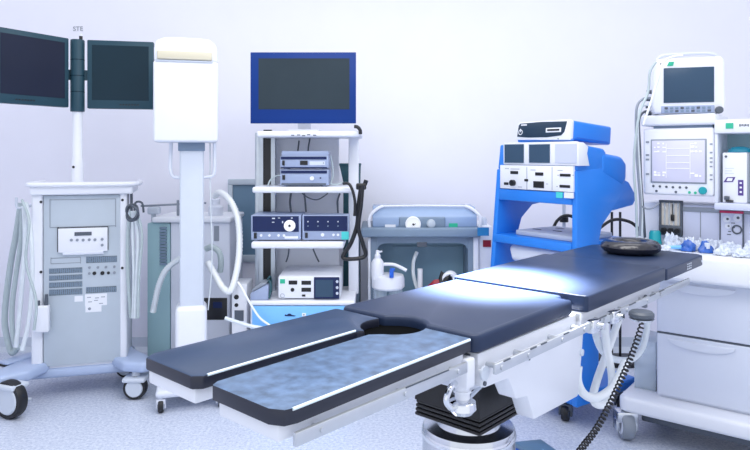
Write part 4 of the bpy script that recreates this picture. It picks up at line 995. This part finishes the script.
clutter('plastic_wrap', 'crumpled white wrap behind the dark blue packs on the worktop', 690, .27, .036, .04, .055, 'wrap', 2, group=gs)
clutter('plastic_wrap', 'crumpled white wrap under the wall panel left of the red-topped gauge plate', 710, .27, .036, .04, .055, 'wrap', 9, group=gs)
clutter('plastic_wrap', 'crumpled white wrap below the red-topped gauge plate', 730, .26, .036, .04, .05, 'wrap', 4, group=gs)
clutter('plastic_wrap', 'crumpled white wrap at the right edge beyond the gauge plate', 750, .25, .036, .04, .055, 'wrap', 11, group=gs)
clutter('plastic_wrap', 'low crumpled wrap at the worktop front right of the blue packs', 722, .12, .038, .034, .04, 'wrap', 6, group=gs)
clutter('plastic_wrap', 'low crumpled wrap at the worktop front below the gauge plate', 741, .11, .038, .034, .035, 'wrap', 17, group=gs)
for px_, y_, sd in ((700, .325, 31), (720, .325, 32), (738, .18, 33), (681, .325, 34), (678.5, .19, 35), (697, .21, 36)):
    clutter('plastic_wrap', {31: 'small crumpled wrap against the lavender back panel behind the right blue pack', 32: 'small crumpled wrap against the back panel left of the gauge plate', 33: 'small crumpled wrap midway between gauge plate and worktop front', 34: 'small crumpled wrap at the foot of the flowmeter frame right corner', 35: 'small crumpled wrap left of the blue packs', 36: 'small crumpled wrap between the two dark blue packs'}[sd], px_, y_, .018, .016, .045, 'wrap', sd, group=gs)
clutter('plastic_wrap', 'low crumpled wrap in front of the teal cup', 664, .1, .03, .024, .028, 'wrap', 8, group=gs)
y = .27; x = fm.p(655, 240, y)[0]
t = thing('teal_cup', 'small teal plastic cup at the left end of the anaesthesia worktop', 'cup', on_m(x, y, ZT+.001), RM)
MB().lathe([(.036, 0), (.036, .02), (.032, .03), (.03, .07), (.024, .082), (.001, .083)], (0, 0, 0), 20).build('cup', 'teal', t)
MB().cyl((-.035, 0, .012), (-.06, 0, .02), .012).build('spout', 'teal', t)
for i, (px, py, sx, lb) in enumerate(((688, 249, .045, 'left dark blue wrapped pack on the anaesthesia worktop'), (706, 249.5, .045, 'right dark blue wrapped pack on the anaesthesia worktop'))):
    y = .16; x = fm.p(px, 245, y)[0]; t = thing('blue_pack', lb, 'pack', on_m(x, y, ZT+.003), RM+12*i, 'blue packs on the worktop')
    MB().blob((0, 0, 0), sx*.8, .03, .052, .4, 3, True, 12+i).build('pack', 'wrapb', t)
    if i == 0: MB().cyl((-.03, 0, .014), (-.11, -.01, .01), .012, .007, 10).build('nozzle', 'sky', t)
    else: MB().box(-.012, .006, -.034, .026, .02, .05, .004, rz=.5).build('band', 'wrap', t)
clutter('white_dressing', 'folded white cloth under the hanging cables at the left end of the worktop', 643, .2, .04, .03, .045, 'white', 15, .3, cat='cloth')
# clear bin on the platform left of the drawers
c = on_m(MD['xd']-.075, .3, MD['zpt']+.001)
t = thing('clear_bin', 'clear plastic bin on the machine platform left of the drawers', 'bin', c, RM)
k = MB(); k.box(-.055, .055, -.12, .12, 0, .008); k.box(-.055, -.051, -.12, .12, 0, .26); k.box(.051, .055, -.12, .12, 0, .26); k.box(-.055, .055, -.12, -.116, 0, .26); k.box(-.055, .055, .116, .12, 0, .26)
k.build('bin', 'clear', t)
MB().blob((0, -.02, .008), .045, .08, .1, .4, 3, True, 21).build('contents', 'wrap', t)

# ================================================================ operating table
TT = 47.75; OT = (.075, 1.821); ft = F(OT, TT)
def table():
    t = thing('operating_table', 'operating table with dark navy pads, split leg section and steel side rails', 'operating table', (OT[0], OT[1], 0), TT)
    ZP = 1.04
    cxs, cyn, cr = -.05, -.012, .09
    # ---- pads
    def arc(a0, a1, n=12): return [(cxs+cr*math.cos(a0+(a1-a0)*i/n), cyn+cr*math.sin(a0+(a1-a0)*i/n)) for i in range(n+1)]
    a = math.acos(.05/cr)
    seat = [(0, -.237), (.02, -.252), (.605, -.25), (.605, -.2), (.565, -.2)] 
    seat = [(0, -.237), (.022, -.25), (.555, -.245), (.555, -.19), (.596, -.19), (.596, .235), (.02, .245), (0, .235)] + arc(a, -a)
    k = MB(); k.prism(seat, 'xy', ZP-.05, ZP, .012, 3, 35); s_ = k.build('seat_pad', 'pad', t)
    back = [(.604, -.175), (.562, -.182), (.562, -.268), (.64, -.268), (1.335, -.268), (1.345, -.26), (1.345, .262), (1.335, .27), (.62, .255), (.604, .245)]
    back = [(.604, -.178), (.604, -.262), (.612, -.27), (1.338, -.27), (1.346, -.262), (1.346, .262), (1.338, .27), (.612, .255), (.604, .247)]
    MB().prism(back, 'xy', ZP-.048, ZP+.006, .012, 3, 35).build('back_pad', 'pad', t)
    head = [(1.354, -.262), (1.362, -.27), (1.85, -.268), (1.88, -.24), (1.88, .24), (1.85, .268), (1.362, .27), (1.354, .262)]
    hp = MB().prism(head, 'xy', ZP-.052, ZP-.004, .013, 3, 35).build('head_pad', 'pad', t)
    k = MB()
    for i in range(3):
        x = 1.62+.022*i; k.box(x, x+.014, -.2705, -.268, ZP-.042, ZP-.036); k.box(x, x+.012, -.2705, -.268, ZP-.031, ZP-.026); k.box(x+.002, x+.014, -.2705, -.268, ZP-.021, ZP-.016)
    k.build('woven_label', 'palegrey', hp)
    k = MB(); k.cyl((1.83, -.2665, ZP-.03), (1.83, -.271, ZP-.03), .005); k.build('stud', 'palegrey', hp)
    L = -.635
    b2 = math.asin(.035/cr)
    near = [(L+.03, -.255), (-.02, -.243), (-.012, -.235), (-.012, cyn-.082)] + [(cxs+cr*math.cos(u), cyn+cr*math.sin(u)) for u in [math.radians(d) for d in range(-65, -169, -13)]] + [(-.16, -.022), (L+.01, -.028), (L-.01, -.04), (L-.01, -.22), (L+.004, -.248)]
    far = [(L+.01, .022), (-.15, .03), (-.139, .012)] + [(cxs+cr*math.cos(u), cyn+cr*math.sin(u)) for u in [math.radians(d) for d in range(160, 62, -13)]] + [(-.012, .072), (-.012, .24), (-.02, .25), (L+.02, .25), (L-.01, .23), (L-.01, .04)]
    for poly, m, lb, pe in ((near, 'padleg', 'near leg pad of mottled vinyl with a pale blue sheen in its colour', ((L+.02, -.256), (-.02, -.244))), (far, 'padleg2', 'far leg pad of darker smooth vinyl', ((L+.02, .021), (-.155, .0285)))):
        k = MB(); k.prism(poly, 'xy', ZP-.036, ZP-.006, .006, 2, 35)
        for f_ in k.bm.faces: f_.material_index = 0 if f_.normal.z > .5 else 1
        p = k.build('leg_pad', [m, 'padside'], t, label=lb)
        (xa, ya), (xb, yb) = pe
        MB().tube([(xa, ya+.003, ZP-.0075), ((xa+xb)/2, (ya+yb)/2+.003, ZP-.0075), (xb, yb+.003, ZP-.0075)], .0034, 6).build('piping', 'piping', p)
    # ---- frames under the pads
    zp0 = ZP-.052
    k = MB(); k.box(.02, .59, -.232, .232, zp0-.03, zp0+.001, .004); k.box(.02, .59, -.24, -.2, zp0-.075, zp0, .004); k.box(.02, .59, .2, .24, zp0-.075, zp0, .004); k.build('seat_frame', 'white', t)
    k = MB(); k.box(.6, 1.34, -.25, .25, zp0-.03, zp0+.003, .004); k.box(.6, 1.32, -.252, -.21, zp0-.07, zp0, .004); k.box(.6, 1.32, .21, .252, zp0-.07, zp0, .004); k.build('back_frame', 'white', t)
    k = MB(); k.box(1.36, 1.84, -.2, .2, zp0-.025, zp0+.001, .006); k.box(1.25, 1.5, -.14, -.11, zp0-.06, zp0-.02); k.box(1.25, 1.5, .11, .14, zp0-.06, zp0-.02); k.build('head_frame', 'white', t)
    for s0, s1 in ((-.236, -.045), (.04, .236)):
        k = MB(); k.box(L+.0, -.15, s0, s1, ZP-.07, ZP-.0355, .006); k.box(-.16, -.04, (.13 if s0 > 0 else -.236), (.236 if s0 > 0 else -.13), ZP-.07, ZP-.0355, .004); k.build('leg_frame', 'white', t)
    # matte black block put in to keep the round cut-out dark
    MB().box(-.146, .045, -.106, .084, ZP-.066, ZP-.03).build('cutout_black_fill', 'matte', t)
    # ---- side rails
    for sg in (-1, 1):
        x0, z0 = ft.p(484, 361.5, -.285); x1, z1 = ft.p(690, 284.5, -.285)
        zr = .953
        yo = sg*.285
        k = MB(); k.box(.032, x1, min(yo, yo-sg*.01), max(yo, yo-sg*.01), zr-.0135, zr+.0135, .002)
        for x in (.06, .2, .4, .55, .7, .9, 1.1, 1.24): k.cyl((x, yo+sg*.004, zr), (x, sg*.235, zr), .007, n=12)
        r_ = k.build('side_rail', 'rail', t)
        for x in (.07, .21, .27, .41, .66, .74, .92, 1.12, 1.22): MB().box(x-.002, x+.03 if int(x*100) % 2 else x+.055, yo-.0, yo+sg*.003, zr+.0125, zr+.016).build('rail_slot', 'dgrey', r_)
        # leg rail
        k = MB(); k.box(L+.02, -.06, min(sg*.262, sg*.252), max(sg*.262, sg*.252), ZP-.076, ZP-.05, .002)
        for x in (-.55, -.3, -.1): k.cyl((x, sg*.266, ZP-.063), (x, sg*.225, ZP-.063), .006, n=12)
        k.build('leg_rail', 'rail', t)
        k = MB(); k.box(-.3, -.14, sg*.2625-.001, sg*.2625+.001, ZP-.051, ZP-.048); k.build('rail_slot', 'dgrey', t)
        # rail clamp pieces
        for x in (.62, .78):
            k = MB(); k.box(x-.03, x+.03, min(yo-sg*.012, yo+sg*.014), max(yo-sg*.012, yo+sg*.014), zr-.022, zr+.02, .004); k.cyl((x+.01, yo+sg*.012, zr), (x+.01, yo+sg*.03, zr), .011, n=14); k.build('rail_clamp', 'chrome', t)
    # ---- white housing with stepped lower edge
    def P(px, py): return ft.p(px, py, -.245)
    hp_ = [P(470, 354), P(481, 389), P(507, 378.5), P(515, 399), P(526, 396.5), P(533, 419.5), P(577, 396), P(581, 352), P(583, 330)]
    zt = zp0-.041
    poly = [(.018, zt), (.022, hp_[1][1]+.012), (.034, hp_[1][1]), (hp_[2][0], hp_[2][1]), (hp_[3][0], hp_[3][1]), (hp_[4][0], hp_[4][1]), (hp_[5][0], hp_[5][1]), (hp_[6][0], hp_[6][1]), (hp_[7][0], hp_[7][1]), (hp_[8][0], zt)]
    for y0, y1 in ((-.25, -.19), (.19, .25)):
        h_ = MB().prism(poly, 'xz', y0, y1, .006, 2, 25).build('side_housing', 'white', t)
        yy = y0 if y0 < 0 else y1; sg = -1 if y0 < 0 else 1
        for px, py, r in ((482, 372.5, .019), (526, 355.5, .013), (579.5, 352, .011)):
            xx, zz = P(px, py); MB().cyl((xx, yy, zz), (xx, yy+sg*.006, zz), r, n=24).build('cover_cap', 'palegrey', h_)
        k = MB()
        xx, zz = P(482.6, 383); k.cyl((xx, yy, zz), (xx, yy+sg*.004, zz), .006, n=12)
        xx, zz = P(526, 355.5); k.box(xx-.003, xx+.003, yy+sg*.005-.002, yy+sg*.005+.002, zz-.011, zz+.011)
        k.build('screw', 'dgrey', h_)
    MB().box(.05, .57, -.19, .19, zt-.08, zt+.03, .005).build('cross_frame', 'white2', t)
    # hinge between seat and leg sections
    for sg in (-1, 1):
        k = MB(); k.box(-.05, -.012, sg*.225-.028, sg*.225+.028, ZP-.125, ZP-.05, .006); k.cyl((-.03, sg*.225, ZP-.12), (-.03, sg*.225, .868), .019); k.cyl((-.03, sg*.225, .905), (-.03, sg*.225, .9), .023); k.build('leg_post', 'white', t)
        k = MB(); k.lathe([(.02, .884), (.034, .876), (.036, .858), (.026, .846), (.001, .842)], (-.03, sg*.225, 0), 24); k.cyl((-.02, sg*.215, .86), (.17, sg*.17, .865), .006); k.build('leg_clamp', 'chrome', t)
        k = MB(); k.tube([(-.06, sg*.225, .93), (-.09, sg*.23, .925), (-.105, sg*.23, .9), (-.085, sg*.23, .875), (-.055, sg*.225, .875)], .0075, 8); k.build('release_loop', 'chrome', t)
        k = MB(); k.box(.002, .016, sg*.2-.02, sg*.2+.03, .87, ZP-.055, .003)
        for z in (.885, .905, .925, .945): k.cyl((.008, sg*.2-.022, z), (.008, sg*.2+.034, z), .008, n=10)
        k.build('hinge', 'dgrey', t)
    # ---- column: bellows, drum, floor base
    cx = .33; k = MB(); zb = .678
    for i in range(4):
        z = zb+i*.013; aa = .122-.001*i; k.box(cx-aa, cx+aa, -aa, aa, z, z+.0115, .005)
        k.box(cx-aa+.008, cx+aa-.008, -aa+.008, aa-.008, z+.008, z+.016)
    q4 = [(zb+.05, .121), (.79, .117), (.9, .112)]
    for (za, ra), (zc, rc) in zip(q4, q4[1:]):
        tb = bmesh.new(); vs0 = [tb.verts.new((cx+ra*a_, ra*b_, za)) for a_, b_ in ((-1, -1), (1, -1), (1, 1), (-1, 1))]; vs1 = [tb.verts.new((cx+rc*a_, rc*b_, zc)) for a_, b_ in ((-1, -1), (1, -1), (1, 1), (-1, 1))]
        for u in range(4): tb.faces.new((vs0[u], vs0[(u+1) % 4], vs1[(u+1) % 4], vs1[u]))
        tb.faces.new(vs1); tb.faces.new(vs0[::-1]); bmesh.ops.recalc_face_normals(tb, faces=tb.faces); k._merge(tb)
    k.build('bellows', 'bellow', t)
    MB().lathe([(.146, .112), (.146, .635), (.142, .645), (.1, .65), (.09, .68), (.001, .68)], (cx, 0, 0), 48).build('column', 'steel', t)
    k = MB(); k.lathe([(.1465, .612), (.149, .617), (.149, .624), (.1465, .63)], (cx, 0, 0), 48); k.build('column_ring', 'chrome', t)
    k = MB(); k.prism([(-.3, -.2), (.1, -.28), (.9, -.2), (.95, -.1), (.95, .1), (.9, .2), (.1, .28), (-.3, .2)], 'xy', .03, .11, .02, 3); k.build('base', 'palegrey', t)
    for x, y in ((-.22, -.14), (-.22, .14), (.85, -.13), (.85, .13)): k = MB(); k.cyl((x, y, 0), (x, y, .04), .03); k.build('foot', 'rubber', t)
    # handset bracket
    x, z = ft.p(645, 304, -.27)
    k = MB(); k.prism([(x-.05, z+.0), (x+.03, z+.03), (x+.034, z-.02), (x+.012, z-.018)], 'xz', -.268, -.258, .002); k.build('bracket', 'dgrey', t)
    return t, ZP
tab, ZP = table()
def on_t(s, n, z): return (OT[0]+ft.e[0]*s+ft.v[0]*n, OT[1]+ft.e[1]*s+ft.v[1]*n, z)
def tp(px, py, n): x, z = ft.p(px, py, n); return on_t(x, n, z)

# round gel head ring on the head pad
x, y = ft.h(630.5, 252, ZP)
t = thing('head_ring', 'glossy black gel ring cushion lying on the head pad of the operating table', 'cushion', on_t(x, y, ZP-.002), TT)
k = MB(); R, r = .094, .042; n, m_ = 40, 14
k.lathe([(R+r*math.cos(u)*1.0, max(0, .03+.031*math.sin(u))) for u in [2*math.pi*i/m_ for i in range(m_+1)]], (0, 0, 0), n)
k.bm.normal_update(); k.build('ring', 'gel', t, ang=60)

# handset puck on its bracket and its coiled cable
c = tp(641.5, 314.5, -.345)
t = thing('control_handset', 'round dark handset hanging under the side rail near the head pad', 'handset', c, TT)
MB().lathe([(.001, -.013), (.036, -.013), (.042, -.005), (.042, .005), (.035, .012), (.001, .012)], (0, 0, 0), 28).build('puck', 'dgrey', t)
MB().lathe([(.038, -.018), (.0415, -.0125), (.025, -.02), (.001, -.02)], (0, 0, 0), 28).build('rim', 'steel', t)
pts = catmull([tp(643, 319, -.3), tp(639, 334, -.3), tp(631, 357, -.3), tp(622, 378, -.3), tp(611, 402, -.3), tp(597, 428, -.3), tp(582, 448, -.3), tp(568, 466, -.3), tp(545, 490, -.3)], 60)
# resample into a helix
hel = []; d = 0; up = Vector((0, 0, 1)); N = len(pts); tot = sum((pts[i+1]-pts[i]).length for i in range(N-1)); turns = 50
lo = min(pts, key=lambda p: p.z).copy()
for i in range(N-1):
    seg = pts[i+1]-pts[i]; T = seg.normalized(); A = T.cross(Vector((.3, .9, .2))).normalized(); B = T.cross(A)
    for j in range(3):
        dd = d+seg.length*j/3; ph = 2*math.pi*turns*dd/tot; rad = .0085*min(1, dd/.03)
        hel.append(pts[i]+seg*j/3+(A*math.cos(ph)+B*math.sin(ph))*rad)
    d += seg.length
k = MB().tube([p-lo for p in hel], .003, 6, smooth=False)
tag(k.build('coiled_cord', 'rubber', None, lo, ang=60), 'black coiled cord hanging from the round handset down to the table base', 'cord')

# white hoses looped under the table
gs = 'white hoses looped below the table rail'
def th(label, pts, n, m='hosew', r=.015): hose('white_hose', label, 'hose', [tp(a, b, n+dn) for a, b, dn in pts], r, m, gs, n=10)
th('white hose dropping from the rail and turning back up in a long narrow loop', [(604, 318, 0), (606.5, 345, 0), (612, 378, 0), (609, 398, 0), (600, 405, .01), (593, 398, .03), (598, 377, .05), (608, 350, .06), (621, 313, .06)], -.16)
th('white hose emerging from the table housing and curling below it', [(578, 366, 0), (577.5, 380, 0), (583, 393, 0), (594, 398, .0), (606, 393, 0), (616, 382, 0), (625, 362, 0)], -.2)
th('pale grey hose sagging between the rail and the handset', [(594, 322, 0), (597, 340, 0), (605, 354, 0), (618, 360, 0), (634, 358, 0), (644, 343, 0), (648, 318, 0)], -.06, 'hose2', .014)

# blue foot pedal on the floor beyond the column
t = thing('foot_pedal', 'blue foot pedal on the floor beyond the steel table column', 'pedal', (.80, 3.22, 0), 20)
MB().prism([(-.09, -.1), (.09, -.1), (.09, .1), (-.06, .1), (-.1, .03)], 'xy', .0, .035, .008).build('base', 'blue_d', t)
MB().prism([(-.08, .035), (.08, .035), (.08, .05), (-.08, .06)], 'xz', -.08, .08, .006).build('treadle', 'slate', t)
